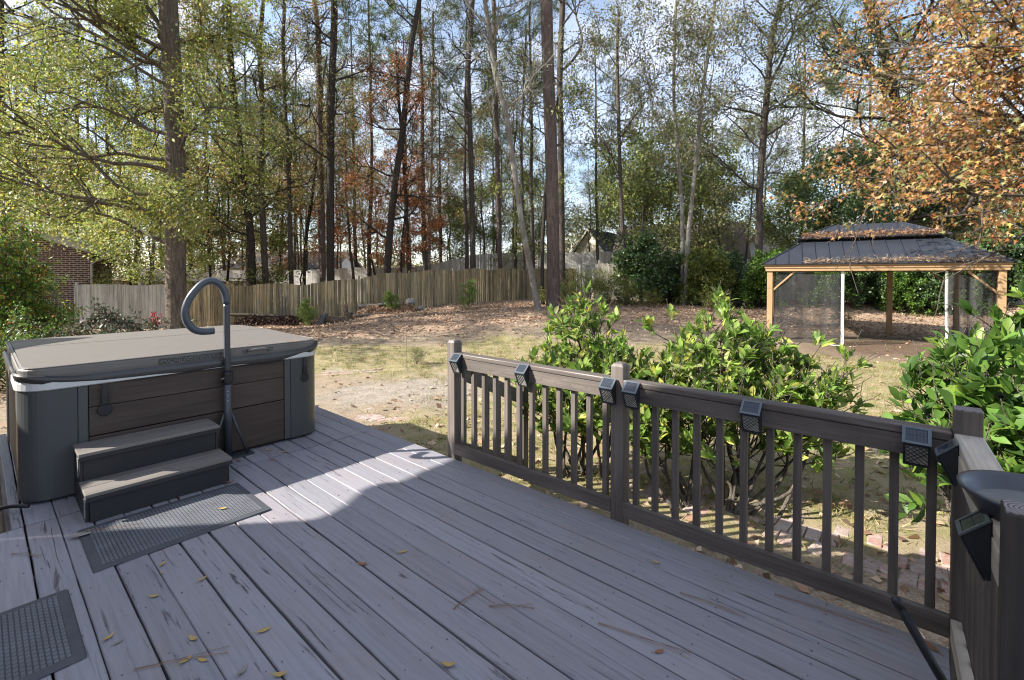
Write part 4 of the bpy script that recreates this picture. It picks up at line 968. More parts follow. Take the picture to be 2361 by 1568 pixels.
SP_THIN = dict(S=dict(SPARSE_S), per=4, spread=.16, size=.10, limbs=[dict(t=(.35, .98), n=16, L=lambda t: 3.4 - 1.8 * t, elev=(.3, .9))])
SP_BARE = dict(S=dict(SPARSE_S), per=1, spread=.16, size=.10, limbs=[dict(t=(.35, .98), n=16, L=lambda t: 3.2 - 1.6 * t, elev=(.3, .9))])
SP_PINE = dict(S=dict(PINE_S), per=26, spread=.10, size=.24, tpl=NEEDLE, width=.11, droop=.05, limbs=[dict(t=(.62, .99), n=24, L=lambda t: 4.6 - 3.2 * (t - .55), elev=(-.1, .5), rk=.3)])
SP_LEAFY = dict(S=dict(BR_S, kids=(5, 5), anch=5), per=8, spread=.22, size=.10, limbs=[dict(t=(.22, .98), n=20, L=lambda t: 3.6 - 1.9 * t, elev=(.1, .7))])
# ------------------------------------------------------------------ traced trees
SP_T1 = dict(S=dict(BR_S, kids=(6, 5), anch=4), per=20, spread=.27, size=.112, droop=.5,
             limbs=[dict(t=(.13, .62), n=15, L=lambda t: 5.6 - 2.0 * t, elev=(-.15, .5), az=(1.9, 5.0), rk=.27), dict(t=(.2, .95), n=9, L=lambda t: 3.4 - 1.2 * t, elev=(0, .6), rk=.27)])
traced('oak_tree', 'thick furrowed oak trunk with yellow green leaves behind the hot tub', [(407, 757), (403, 600), (401, 400), (397, 200), (394, 0)], 18.0, .35, .25, 22, M['bark_oak'], M['lf_yellow'], SP_T1, 1,
       ((.33, (-1, -.25, .50), 7.5, .3), (.37, (-1, -.1, .75), 7.5, .3), (.42, (-.8, -.3, 1.0), 6.5, .3), (.42, (.55, -.1, .9), 6, .28), (.30, (-.9, -.5, .35), 5.0, .22)))
TR = [
 ('pine_tree', 'tall straight pine with scaly reddish bark standing in the leaf litter', [(1276, 705), (1275, 523), (1269, 300), (1264, 170), (1259, 0)], 19.5, .27, .19, 27, 'bark_pine', 'needle', SP_PINE, 2, ()),
 ('leaning_tree', 'slim pale grey tree leaning across the scalloped fence next to the tall pine', [(1243, 718), (1224, 620), (1204, 523), (1181, 360), (1167, 267), (1141, 167), (1127, 60), (1117, 0)], 19.0, .125, .075, 16, 'bark_grey', 'lf_sage', SP_BARE, 3, ((.62, (-1, 0, .55), 4.0, .5), (.68, (.6, 0, 1.0), 4, .5))),
 ('dark_tree', 'dark straight trunk forking high up behind the scalloped fence', [(763, 670), (763, 500), (764, 250), (767, 60), (769, 0)], 26.0, .21, .15, 23, 'bark_dark', 'lf_sage', SP_THIN, 4, ((.72, (.45, 0, 1), 6, .7), (.66, (-.7, 0, .8), 5, .45))),
 ('russet_tree', 'dark slanting tree with rusty red leaves behind the fence', [(890, 670), (898, 560), (912, 430), (929, 300), (946, 120), (962, 20)], 27.0, .22, .10, 20, 'bark_dark', 'lf_russet', dict(SP_LEAFY, per=4, limbs=[dict(t=(.18, .38), n=6, L=const(2.6), elev=(-.1, .4)), dict(t=(.42, .62), n=8, L=const(2.3), elev=(0, .5)), dict(t=(.7, 1), n=7, L=const(2.2), elev=(.2, .8), S=dict(anch=1))]), 5, ((.66, (.8, 0, 1), 5, .5),)),
 ('slender_tree', 'slender grey trunk with bare twigs behind the highest part of the scalloped fence', [(1091, 650), (1089, 520), (1083, 300), (1080, 170), (1086, 60), (1089, 0)], 29.5, .18, .13, 22, 'bark_mid', 'lf_sage', SP_BARE, 6, ()),
 ('slender_pine', 'slim reddish pine trunk between the grey trunk and the leaning tree', [(1154, 650), (1149, 450), (1144, 250), (1138, 0)], 33, .17, .13, 25, 'bark_pine', 'needle', SP_PINE, 7, ()),
 ('forked_tree', 'dark trunk close behind the tall pine with a limb rising to the sky gap', [(1301, 690), (1295, 600), (1292, 300), (1290, 170), (1297, 0)], 24, .17, .12, 21, 'bark_mid', 'lf_sage', dict(SP_THIN, per=2), 8, ((.38, (1, 0, 1.0), 7.5, .5), (.62, (.5, 0, 1), 5, .5))),
 ('slender_tree', 'thin crooked trunk beside the cream house with a light grey green crown', [(1444, 695), (1440, 620), (1432, 450), (1422, 200), (1424, 100)], 22, .11, .06, 13.5, 'bark_mid', 'lf_sage', dict(SP_THIN, per=5, limbs=[dict(t=(.4, .98), n=18, L=lambda t: 3.4 - 1.8 * t, elev=(.2, .9))]), 9, ((.5, (.7, 0, .9), 4, .5),)),
 ('twin_stem_tree', 'leaning right stem of the pale twin trunk in front of the white house', [(1578, 690), (1583, 560), (1592, 480), (1608, 320), (1616, 250), (1640, 60), (1650, 0)], 21, .10, .055, 15, 'bark_grey', 'lf_sage', dict(SP_THIN, per=5), 10, ((.5, (.7, 0, .9), 3.2, .5),)),
 ('twin_stem_tree', 'straight left stem of the pale twin trunk in front of the white house', [(1572, 690), (1573, 500), (1564, 330), (1556, 200), (1557, 0)], 21.3, .095, .055, 15, 'bark_grey', 'lf_sage', dict(SP_THIN, per=5), 11, ((.5, (-.8, 0, .9), 3.5, .5),)),
 ('ash_tree', 'taller grey trunk forking against blue sky left of the gazebo', [(1744, 670), (1750, 560), (1754, 450), (1763, 300), (1772, 200), (1785, 80), (1800, 0)], 23.5, .19, .10, 17, 'bark_mid', 'lf_sage', dict(SP_LEAFY, per=5, limbs=[dict(t=(.3, .98), n=20, L=lambda t: 4.2 - 2 * t, elev=(.1, .8))]), 12, ((.5, (.75, 0, .9), 5, .6), (.42, (-.7, 0, .8), 4.5, .4))),
 ('spreading_oak', 'dark spreading tree with dense green foliage rising behind the gazebo', [(2120, 690), (2103, 520), (2088, 420), (2076, 280), (2055, 180), (2035, 90)], 24, .28, .16, 17, 'bark_dark', 'lf_olive', dict(SP_LEAFY, per=8, limbs=[dict(t=(.2, .98), n=26, L=lambda t: 6.0 - 2.4 * t, elev=(-.05, .6))]), 13, ((.45, (-.8, -.1, .9), 6, .6), (.5, (.7, 0, 1), 6, .6), (.38, (-1, 0, .3), 6, .45))),
 ('dark_tree', 'dark bent trunk with a leafy crown right of the thick oak trunk', [(582, 690), (577, 560), (568, 450), (556, 330), (545, 200), (528, 40)], 25, .20, .12, 18, 'bark_dark', 'lf_mixed', dict(SP_LEAFY, per=6), 14, ((.6, (-.6, 0, 1), 4, .5),)),
 ('mossy_tree', 'greenish grey trunk standing between two darker trunks behind the fence', [(617, 690), (612, 560), (606, 420), (602, 250)], 25.5, .17, .10, 16, 'bark_mid', 'lf_olive', dict(SP_LEAFY, per=5, limbs=[dict(t=(.25, .9), n=16, L=lambda t: 3 - 1.2 * t, elev=(0, .6))]), 15, ()),
 ('slender_tree', 'thin straight trunk behind the fence above the left log pile', [(673, 690), (671, 560), (664, 400), (655, 250), (650, 100)], 26.5, .14, .08, 18, 'bark_mid', 'lf_mixed', dict(SP_THIN, per=4), 16, ((.55, (.5, 0, 1), 4, .5),)),
 ('pine_tree', 'reddish brown pine trunk close left of the dark forked trunk', [(744, 690), (742, 560), (739, 400), (737, 250), (737, 100)], 28.5, .175, .13, 25, 'bark_pine', 'needle', SP_PINE, 17, ()),
 ('slanting_tree', 'thin dark trunk slanting behind the reddish brown pine', [(699, 690), (706, 560), (722, 450), (735, 300)], 29, .11, .06, 15, 'bark_dark', 'lf_mixed', SP_THIN, 18, ()),
 ('dark_tree', 'thin dark trunk rising through the russet leaves by the fence', [(947, 660), (940, 560), (935, 450), (925, 300)], 29, .14, .07, 15, 'bark_dark', 'lf_russet', dict(SP_THIN, per=3), 19, ()),
 ('pale_tree', 'pale thin trunk right of the russet leaves against white cloud', [(990, 640), (990, 560), (993, 400), (996, 190)], 32, .12, .07, 19, 'bark_grey', 'lf_sage', SP_BARE, 20, ()),
 ('twisted_tree', 'short dark twisted trunk between the leaning tree and the tall pine', [(1252, 690), (1250, 600), (1256, 480), (1262, 400)], 21.5, .10, .05, 9, 'bark_dark', 'lf_lime', dict(SP_THIN, per=3, limbs=[dict(t=(.4, .95), n=9, L=const(1.6), elev=(.1, .8))]), 21, ()),
 ('slender_tree', 'thin trunk seen between the slim reddish pine and the leaning tree', [(1209, 660), (1207, 520), (1202, 350), (1208, 220)], 31, .10, .06, 17, 'bark_mid', 'lf_sage', SP_BARE, 22, ()),
 ('pine_tree', 'stout dark pine trunk at the edge of the view beyond the nandina', [(16, 640), (17, 500), (13, 400), (8, 300)], 31, .32, .22, 24, 'bark_dark', 'needle', SP_PINE, 23, ()),
]
for nm, lab, pts, Y, rb, rt, H, bk, lf, sp, sd, fk in TR: traced(nm, lab, pts, Y, rb, rt, H, M[bk], M[lf], sp, sd, fk)

# ------------------------------------------------------------------ orange maple hanging in from outside the frame
rng = np.random.default_rng(77); wd = Wood(); A = []
base = np.array([13.3, 8.9, float(gz(13.3, 8.9))])
P = trunkpath(11, (-.03, .0), rng); rad = flare(.26, .07, len(P)); wd.tube(P, rad, 12)
MS = dict(seg=.4, wander=.11, lift=(.0, .0, -.01), kids=(7, 4), ratio=(.32, .55), ang=(.45, .95), maxl=2, anch=3, rmin=.008)
for n, t, L_, e in ((9, (.33, .48), lambda t: 4.5, (.10, .32)), (12, (.38, .72), lambda t: 4.3, (.08, .42)), (10, (.60, .98), lambda t: 3.6, (.2, .75))):
    limbs(wd, A, rng, P, rad, t[0], t[1], n, L_, MS, e, (2.35, 4.1), .4)
limbs(wd, A, rng, P, rad, .3, .95, 6, lambda t: 4, MS, (.1, .6), None, .35)
Pp, Dd = scatter(A, rng, 11, .12, .75); kp = Pp[:, 2] + base[2] > 2.3 + .22 * np.clip(9.8 - Pp[:, 0] - base[0], 0, 9); v, f = leaves(Pp[kp], Dd[kp], .092, STAR, rng, .35, 1.0)
tree_obj('maple_tree', 'orange leaved maple hanging over the gazebo roof', tuple(base), wd.mesh('trunk'), M['bark_mid'], mesh_np('crown', v, f), M['lf_orange'])

# ------------------------------------------------------------------ templates copied for the deeper wood
def template(kind, seed, sparse=False):
    rng = np.random.default_rng(seed); wd = Wood(); A = []
    if kind == 'pine':
        P = trunkpath(22, (rng.normal() * .015, 0), rng, 14, .05); rad = flare(.17, .06, 14); wd.tube(P, rad, 9)
        limbs(wd, A, rng, P, rad, .55, .99, 20, lambda t: 4.0 - 3.0 * (t - .5), PINE_S, (-.1, .5), None, .3)
        return wd.mesh('trunk'), crown(A, rng, 22, .10, .26, NEEDLE, .05, .4, .13)
    if kind == 'decid':
        P = trunkpath(16, (rng.normal() * .03, 0), rng, 12, .10); rad = flare(.13, .03, 12); wd.tube(P, rad, 8)
        limbs(wd, A, rng, P, rad, .28, .98, 18, lambda t: 3.6 - 1.6 * t, dict(SPARSE_S, kids=(5, 4), anch=3), (.1, .8))
        return wd.mesh('trunk'), crown(A, rng, 9, .22, .125, DIAMOND)
    if kind == 'low':
        P = trunkpath(7, (rng.normal() * .05, 0), rng, 9, .10); rad = flare(.08, .02, 9); wd.tube(P, rad, 7)
        limbs(wd, A, rng, P, rad, .27, .98, 18, lambda t: 2.8 - 1.2 * t, dict(BR_S, kids=(5, 4), anch=4), (.0, .7))
        return wd.mesh('trunk'), crown(A, rng, 9, .22, .13, DIAMOND)
    if kind == 'thinlow':
        P = trunkpath(8.5, (rng.normal() * .04, 0), rng, 9, .10); rad = flare(.08, .02, 9); wd.tube(P, rad, 7)
        limbs(wd, A, rng, P, rad, .26, .98, 13, lambda t: 2.6 - 1.2 * t, dict(BR_S, kids=(4, 3), anch=3), (.0, .7))
        return wd.mesh('trunk'), crown(A, rng, 9, .13, .14, DIAMOND, .6)
    if kind == 'evergreen':
        for k in range(5):
            P = trunkpath(2.6 + rng.uniform(-.3, .4), (rng.normal() * .16, rng.normal() * .16), rng, 7, .05); rad = np.linspace(.05, .012, 7); wd.tube(P, rad, 6)
            limbs(wd, A, rng, P, rad, .12, 1, 11, lambda t: 1.15 - .55 * t, dict(BR_S, seg=.25, kids=(4, 3), anch=4), (.0, .9))
        return wd.mesh('stems'), crown(A, rng, 6, .09, .11, DIAMOND, .2, .4, 1.25)
    if kind == 'shrub':
        for k in range(9):
            a = rng.uniform(0, 6.3); e = rng.uniform(.5, 1.3); grow(wd, A, rng, (0, 0, -.05), (math.cos(a) * math.cos(e), math.sin(a) * math.cos(e), math.sin(e)), rng.uniform(.7, 1.1), .014, 0, dict(BR_S, seg=.15, kids=(5, 4), anch=4, rmin=.004))
        return wd.mesh('stems'), crown(A, rng, 4, .06, .055, DIAMOND, .1)
TP = {k: [template(k, 100 + 7 * i + len(k)) for i in range(n)] for k, n in (('pine', 3), ('decid', 4), ('low', 4), ('thinlow', 3), ('evergreen', 4), ('shrub', 2))}
rT = random.Random(21)
def place(kind, name, label, px, Y, sc, leafm, barkm, group=None, cat='tree', var=None):
    w_, c_ = TP[kind][rT.randrange(len(TP[kind])) if var is None else var]
    x = (px - CX) / F * Y; z = float(gz(x, Y))
    return tree_obj(name, label, (x, Y, z - .02), w_, M[barkm], c_, M[leafm], group, rT.uniform(0, 6.28), (sc * rT.uniform(.92, 1.08), sc * rT.uniform(.92, 1.08), sc), cat)
# far pines and leaf trees, zone by zone
zones_ = [
 ('pines of the wood beyond the thick oak', 'pine among many alike in the wood showing left of the thick oak trunk', -60, 380, 9, 'pine', 'needle', 'bark_mid'),
 ('leaf trees of the wood beyond the thick oak', 'leaf tree among many alike in the wood left of the thick oak trunk', -40, 380, 9, 'decid', 'lf_mixed', 'bark_mid'),
 ('pines beyond the left half of the scalloped fence', 'pine among many alike in the wood between the thick oak and the slanting russet tree', 430, 880, 12, 'pine', 'needle', 'bark_pine'),
 ('leaf trees beyond the left half of the scalloped fence', 'thin leaf tree among many alike between the thick oak and the slanting russet tree', 430, 880, 17, 'decid', 'lf_mixed', 'bark_mid'),
 ('pines beyond the right half of the scalloped fence', 'pine among many alike standing between the russet tree and the tall pine', 900, 1260, 7, 'pine', 'needle', 'bark_pine'),
 ('leaf trees beyond the right half of the scalloped fence', 'thin leaf tree among many alike between the russet tree and the tall pine', 900, 1260, 11, 'decid', 'lf_sage', 'bark_grey'),
 ('pines behind the cream and white houses', 'pine among several alike near the cream and white houses', 1320, 1900, 5, 'pine', 'needle', 'bark_pine'),
 ('leaf trees near the cream and white houses', 'sparse leaf tree among several alike near the cream and white houses', 1320, 1900, 11, 'decid', 'lf_sage', 'bark_mid'),
 ('pines far behind the gazebo roof', 'pine among a few alike far behind the gazebo roof', 1950, 2420, 4, 'pine', 'needle', 'bark_dark'),
 ('leaf trees far behind the gazebo roof', 'leaf tree among several alike far behind the gazebo roof', 1900, 2420, 7, 'decid', 'lf_olive', 'bark_dark')]
for grp, lab, p0, p1, n, kind, lf, bk in zones_:
    for k in range(n):
        px = p0 + (p1 - p0) * (k + rT.uniform(.1, .9)) / n; Y = rT.uniform(31, 58)
        if p0 < 380 and Y < 34: Y += 4
        nm = 'pine_tree' if kind == 'pine' else 'leaf_tree'
        place(kind, nm, lab, px, Y, rT.uniform(.8, 1.15) * (1.0 if p0 < 1300 else .8), (lf if kind == 'pine' else [lf, 'lf_sage', 'lf_mixed', 'lf_olive', lf][k % 5] if p0 < 1300 else [lf, 'lf_sage', 'lf_lime'][k % 3]), bk, grp)
# understorey trees placed where the photo shows their colour
for px, Y, sc, lf, lab in (
 (930, 30, 1.0, 'lf_russet', 'russet small tree behind the fence under the slanting trunk'), (860, 32, 1.1, 'lf_russet', 'russet small tree in front of the red brick house'),
 (985, 33, .8, 'lf_russet', 'low russet tree just right of the slanting russet trunk'), (640, 30, 1.0, 'lf_mixed', 'autumn brown small tree behind the mossy trunk'),
 (480, 24.5, 1.0, 'lf_mixed', 'yellow brown small tree close right of the thick oak'), (540, 27, 1.15, 'lf_olive', 'dark green small tree by the bent dark trunk'),
 (700, 31, .9, 'lf_russet', 'pinkish brown small tree left of the dark forked trunk'), (300, 25, 1.1, 'lf_yellow', 'yellow green small tree behind the pale fence'),
 (200, 27, 1.2, 'lf_mixed', 'autumn small tree rising over the brick house roof'), (90, 28, 1.2, 'lf_olive', 'green small tree behind the brick house peak'),
 (350, 22.5, .8, 'lf_yellow', 'low yellow leaved tree leaning over the pale fence'),
 (1030, 40, 1.0, 'lf_lime', 'lime yellow small tree beyond the far fence by the pale trunk'), (1110, 42, 1.1, 'lf_lime', 'lime yellow small tree behind the slender grey trunk'),
 (1180, 41, .9, 'lf_lime', 'lime yellow small tree behind the leaning tree'), (1240, 36, 1.0, 'lf_olive', 'olive small tree showing between the leaning tree and tall pine'),
 (1425, 48, 1.5, 'lf_lime', 'olive yellow tree over the cream house roof'), (1480, 28, 1.25, 'lf_olive', 'rounded olive tree right of the cream house'), (1540, 33, 1.45, 'lf_lime', 'yellowish tree under the power lines'),
 (1640, 45, 1.3, 'lf_olive', 'bushy tree behind the long white house'), (1655, 25.5, .85, 'lf_sage', 'sparse small tree in front of the brown roof'), (1850, 27, .9, 'lf_lime', 'yellow green tree right of the white gabled front'),
 (1900, 25, 1.0, 'lf_dark', 'dark evergreen tree at the gazebo roof corner'), (1960, 28, 1.2, 'lf_olive', 'olive tree rising behind the gazebo roof'), (2180, 26, 1.0, 'lf_dark', 'dark tree behind the upper gazebo roof'), (2280, 24, 1.1, 'lf_olive', 'green tree behind the maple branches')):
    place('thinlow' if lf == 'lf_russet' or px in (640, 480, 200, 1655) else 'low', 'small_tree', lab, px, Y, sc, lf, 'bark_dark')
for px, Y, sc, lf, lab in (
 (1478, 21.6, .95, 'lf_dark', 'tall dark evergreen shrub beside the thin crooked trunk'), (1540, 22, .72, 'lf_dark', 'dark evergreen shrub right of the new fence panel'), (1628, 20.8, .78, 'lf_lime', 'bright yellow green shrub just right of the twin trunk'),
 (1668, 21.4, .75, 'lf_dark', 'dark evergreen shrub between the bright shrub and the grey forking trunk'), (1752, 20.3, .72, 'lf_deep', 'glossy evergreen shrub left of the gazebo post'), (1905, 19.5, .62, 'lf_deep', 'evergreen shrub seen through the gazebo netting'), (1985, 19.6, .7, 'lf_dark', 'dark evergreen shrub just left of the middle gazebo post'),
 (2072, 19.2, .66, 'lf_deep', 'rounded evergreen shrub right of the middle gazebo post'), (2140, 19, .72, 'lf_dark', 'darker evergreen shrub in the centre of the gazebo opening'), (2215, 18.4, .75, 'lf_deep', 'evergreen shrub beside the right netting of the gazebo'), (2300, 18.5, 1.1, 'lf_dark', 'tall evergreen behind the right gazebo post')):
    place('evergreen', 'evergreen_shrub', lab, px, Y, sc, lf, 'bark_dark', None, 'shrub')
for px, Y, sc, lf, lab in ((1303, 20.6, .95, 'lf_lime', 'yellow green low shrub right of the tall pine base'), (1345, 21.2, 1.05, 'lf_lime', 'olive low shrub below the cream house'), (1405, 20.8, 1.0, 'lf_lime', 'yellowish low shrub beside the utility box'), (1440, 20.2, .8, 'lf_lime', 'low shrub at the foot of the thin crooked trunk'),
 (1640, 18.5, .6, 'lf_lime', 'small pale shrub in the leaf litter below the bright shrub'), (1498, 19.5, .5, 'lf_lime', 'tiny sapling in the leaf litter below the new fence panel'), (1935, 17.5, .55, 'lf_lime', 'tiny yellow shrub inside the gazebo view'),
 (25, 9.0, .95, 'lf_deep', 'low dark shrub under the nandina close to the tub cover'), (110, 9.6, .8, 'lf_deep', 'low dark shrub under the right nandina'), (-30, 8.3, .9, 'lf_fern', 'low green shrub cut by the edge of the view'),
 (958, 10.6, .28, 'lf_sage', 'dry grey weed clump on the sandy patch')):
    place('shrub', 'low_shrub', lab, px, Y, sc, lf, 'stem', None, 'shrub')

# ------------------------------------------------------------------ nandinas by the brick house
def nandina(label, px, Y, h, n, leafm, seed, berries=0, size=.075, spread=.45):
    rng = np.random.default_rng(seed); wd = Wood(); A = []; x = (px - CX) / F * Y; z0 = float(gz(x, Y)); tips = []
    for k in range(n):
        a = rng.uniform(0, 6.28); l = rng.uniform(0, spread); L_ = h * rng.uniform(.6, 1.0)
        P = np.array([np.array((math.cos(a) * l * (.25 + s), math.sin(a) * l * (.25 + s), L_ * s - .1)) + rng.normal(size=3) * .015 for s in np.linspace(0, 1, 7)]); wd.tube(P, np.linspace(.016, .006, 7), 5); tips.append(P[-1])
        for j in range(12):
            s = rng.uniform(.38, 1); p = P[int(s * 6)]; b_ = rng.uniform(0, 6.28); e = rng.uniform(-.2, .7)
            grow(wd, A, rng, p, (math.cos(b_) * math.cos(e), math.sin(b_) * math.cos(e), math.sin(e)), rng.uniform(.3, .55), .005, 0, dict(BR_S, seg=.12, wander=.1, lift=(-.06, -.06), kids=(5,), ratio=(.35, .6), maxl=1, anch=4, rmin=.002))
    P_, D_ = scatter(A, rng, 4, .035, .5); v, f = leaves(P_, D_, size, LANCE, rng, .4, 1.2)
    t = tree_obj('nandina', label, (x, Y, z0), wd.mesh('stems'), M['stem'], mesh_np('foliage', v, f), M[leafm], None, 0, 1.0, 'shrub')
    for o in t.children:
        if o.name.startswith('crown'): o.name = 'foliage'
    for k in range(berries):
        c = MB(); tp = tips[k % len(tips)]; rr = random.Random(seed + k)
        for j in range(60):
            q = Vector((rr.gauss(0, .04), rr.gauss(0, .04), -rr.uniform(0, .30))); s_ = .018
            c.loft([[Vector((tp[0], tp[1], tp[2])) + q + Vector((s_ * rr_ * math.cos(an), s_ * rr_ * math.sin(an), s_ * zz)) for an in (0, 1.57, 3.14, 4.71)] for rr_, zz in ((.1, -1), (1, 0), (.1, 1))])
        c.build('berry_cluster', M['berry'], t, smooth=True)
    return t
nandina('tall bushy green nandina at the edge of the view in front of the bricks', 10, 10.5, 4.4, 12, 'lf_fern', 51, 0, .09, .38)
nandina('leafy green nandina with a red berry cluster before the brick wall', 40, 11.2, 3.2, 11, 'lf_fern', 52, 1, .075, .35)
nandina('smaller nandina with bare canes nearest the grey fence end', 100, 11.6, 1.9, 6, 'lf_fern', 53, 0)
nandina('thin dark leaved nandina with hanging red berries in front of the pale fence', 290, 9.6, 1.55, 8, 'lf_nand', 54, 3, .085, .75)
nandina('low sparse nandina with a bright red berry cluster behind the tub cover', 205, 8.4, 1.0, 4, 'lf_nand', 55, 3, .08, .5)

# ------------------------------------------------------------------ big leaved shrubs beside the deck
def bush(label, bases, targets, size, leafm, seed, per=7, nsub=10, R_=.36):
    rng = np.random.default_rng(seed); wd = Wood(); A = []; o = np.array([bases[0][0], bases[0][1], float(gz(*bases[0]))])
    for i, (px, py, Y) in enumerate(targets):
        tg = np.array(at(px, py, Y)) - o; bb = min(bases, key=lambda q: abs(q[0] - (tg[0] + o[0]))); s0 = np.array([bb[0] - o[0] + rng.normal() * .08, bb[1] - o[1] + rng.normal() * .08, float(gz(*bb)) - o[2] - .05])
        mid = s0 * .5 + tg * .5 + np.array([rng.normal() * .10, rng.normal() * .10, -.12 + rng.normal() * .05])
        P = np.array([tuple(p) for p in smoothpath([tuple(s0), tuple(s0 * .8 + mid * .2 + rng.normal(size=3) * .04), tuple(mid), tuple(mid * .45 + tg * .55 + rng.normal(size=3) * .05), tuple(tg)], 4)])
        n = len(P); wd.tube(P, np.linspace(.021, .006, n), 7)
        for k in range(nsub):
            t = rng.uniform(.66, 1.0); p = P[int(t * (n - 1))]; a = rng.uniform(0, 6.28); e = rng.uniform(.1, 1.2)
            grow(wd, A, rng, p, (math.cos(a) * math.cos(e), math.sin(a) * math.cos(e), math.sin(e)), R_ * rng.uniform(.6, 1.25), .008, 0, dict(seg=.09, wander=.13, lift=(.09, .12), kids=(3,), ratio=(.35, .7), ang=(.35, .8), maxl=1, anch=1, rmin=.0028, t0=.45))
    A = np.array(A); m = len(A); P_ = np.repeat(A[:, :3], per, 0); dr = np.repeat(A[:, 3:], per, 0); ph = rng.uniform(0, 2 * np.pi, m * per)
    e1 = unit(np.cross(dr, np.array([.3, .9, .1]))); e2 = np.cross(dr, e1); tilt = rng.uniform(.25, 1.25, (m * per, 1))
    D_ = dr * np.cos(tilt) + (e1 * np.cos(ph)[:, None] + e2 * np.sin(ph)[:, None]) * np.sin(tilt) + np.array([0, 0, .12])
    P_ = P_ - dr * rng.uniform(0, .09, (m * per, 1)); v, f = leaves(P_, D_, size, OVAL, rng, .5, 1.0); cm2 = mesh_np('foliage', v, f, True)
    return tree_obj('broadleaf_shrub', label, tuple(o), wd.mesh('stems'), M['stem'], cm2, M[leafm], None, 0, 1.0, 'shrub')
bush('sunny glossy leaved shrub behind the left railing section', [(.75, 4.75)], [(1320, 762, 5.3), (1370, 757, 5.2), (1285, 842, 5.2), (1255, 877, 5.2), (1340, 842, 5.0), (1390, 832, 4.9), (1300, 922, 4.8), (1240, 902, 5.0), (1380, 912, 4.7), (1440, 872, 4.7), (1350, 972, 4.6), (1430, 890, 4.8), (1420, 850, 5.1), (1460, 930, 4.6)], .094, 'lf_bright', 31, 7, 16, .40)
bush('broad glossy leaved shrub spreading behind the middle railing post', [(1.62, 4.15), (1.95, 4.05)], [(1500, 865, 4.9), (1560, 775, 5.0), (1625, 745, 5.1), (1660, 775, 4.9), (1600, 845, 4.7), (1530, 905, 4.6), (1690, 845, 4.7), (1740, 835, 4.8), (1770, 905, 4.5), (1660, 925, 4.4), (1590, 975, 4.3), (1500, 975, 4.4), (1720, 975, 4.3), (1790, 995, 4.2), (1850, 835, 4.7), (1900, 895, 4.6), (1850, 945, 4.4), (1860, 1005, 4.25), (1480, 925, 4.5), (1640, 1005, 4.2), (1470, 960, 4.4), (1900, 960, 4.4), (1560, 1000, 4.3), (1750, 850, 4.8), (1820, 990, 4.2)], .094, 'lf_bright', 32, 7, 14, .42)
bush('large shrub with deep green glossy leaves beyond the flat topped corner post', [(3.55, 3.55), (3.2, 3.1)], [(2230, 840, 3.6), (2280, 820, 3.6), (2375, 730, 3.5), (2370, 810, 3.3), (2190, 910, 3.5), (2230, 910, 3.3), (2300, 850, 3.2), (2360, 900, 3.0), (2200, 990, 3.2), (2260, 1010, 3.0), (2340, 1010, 2.9), (2400, 810, 3.2), (2430, 930, 2.9), (2390, 1090, 2.7), (2200, 1060, 3.0), (2300, 1080, 2.8)], .112, 'lf_deep', 33, 6, 11, .36)

# ------------------------------------------------------------------ pine seedlings
for px, py, Y, h, lab, sd in ((708, 738, 20.2, .95, 'fluffy pine seedling beside the cut logs', 61), (905, 722, 21.2, .72, 'small pine seedling at the right end of the grey logs', 62), (1081, 710, 20.6, 1.15, 'tallest pine seedling alone in front of the fence', 63)):
    rng = np.random.default_rng(sd); wd = Wood(); A = []; x = at(px, py, Y).x; P = trunkpath(h, (0, 0), rng, 7, .01); wd.tube(P, np.linspace(.02, .008, 7), 5)
    limbs(wd, A, rng, P, np.linspace(.02, .008, 7), .2, 1, 22, lambda t: .42 - .25 * t, dict(seg=.1, wander=.1, lift=(.12, .1), kids=(3,), ratio=(.4, .7), ang=(.4, .9), maxl=1, anch=3, rmin=.003), (.2, .9))
    tree_obj('pine_seedling', lab, (x, Y, float(gz(x, Y))), wd.mesh('stem'), M['stem'], crown(A, rng, 16, .03, .15, NEEDLE, .0, .4, .07), M['needle_lt'], None, 0, 1.0, 'seedling')
# ------------------------------------------------------------------ logs, stones, stakes
M['log'] = bark('log_bark', (.22, .17, .13), (.10, .075, .06), 1.5, .7); M['logend'] = wood('log_end', (.46, .36, .25), (.36, .27, .19), axis=1)
M['log_g'] = bark('log_grey', (.26, .25, .23), (.13, .125, .12), 1.5, .6)
def log(label, px, py, Y, L_, r, yaw, pitch, m, seed, dz=0.0):
    rr = np.random.default_rng(seed); p = at(px, py, Y); z = float(gz(p.x, Y)) + r * .8 + dz
    t = thing('log', label, 'log', (p.x, Y, z), yaw, 'logs and branches piled along the fence'); t.rotation_euler = (0, -pitch, yaw)
    n = 9; P = np.stack([np.linspace(-L_ / 2, L_ / 2, n), np.cumsum(rr.normal(size=n)) * r * .12, np.cumsum(rr.normal(size=n)) * r * .12], 1); wd = Wood(); wd.tube(P, r * (1 + rr.normal(size=n) * .07) * np.linspace(1.05, .88, n), 10)
    link('bark', wd.mesh('bark'), m, t)
    for e in (0, -1):
        c = MB(); c.lathe([(0, 0), (r * .93, 0)], 12); o = c.build('cut_end', M['logend'], t, tuple(P[e])); o.rotation_euler = (0, R(90), 0)
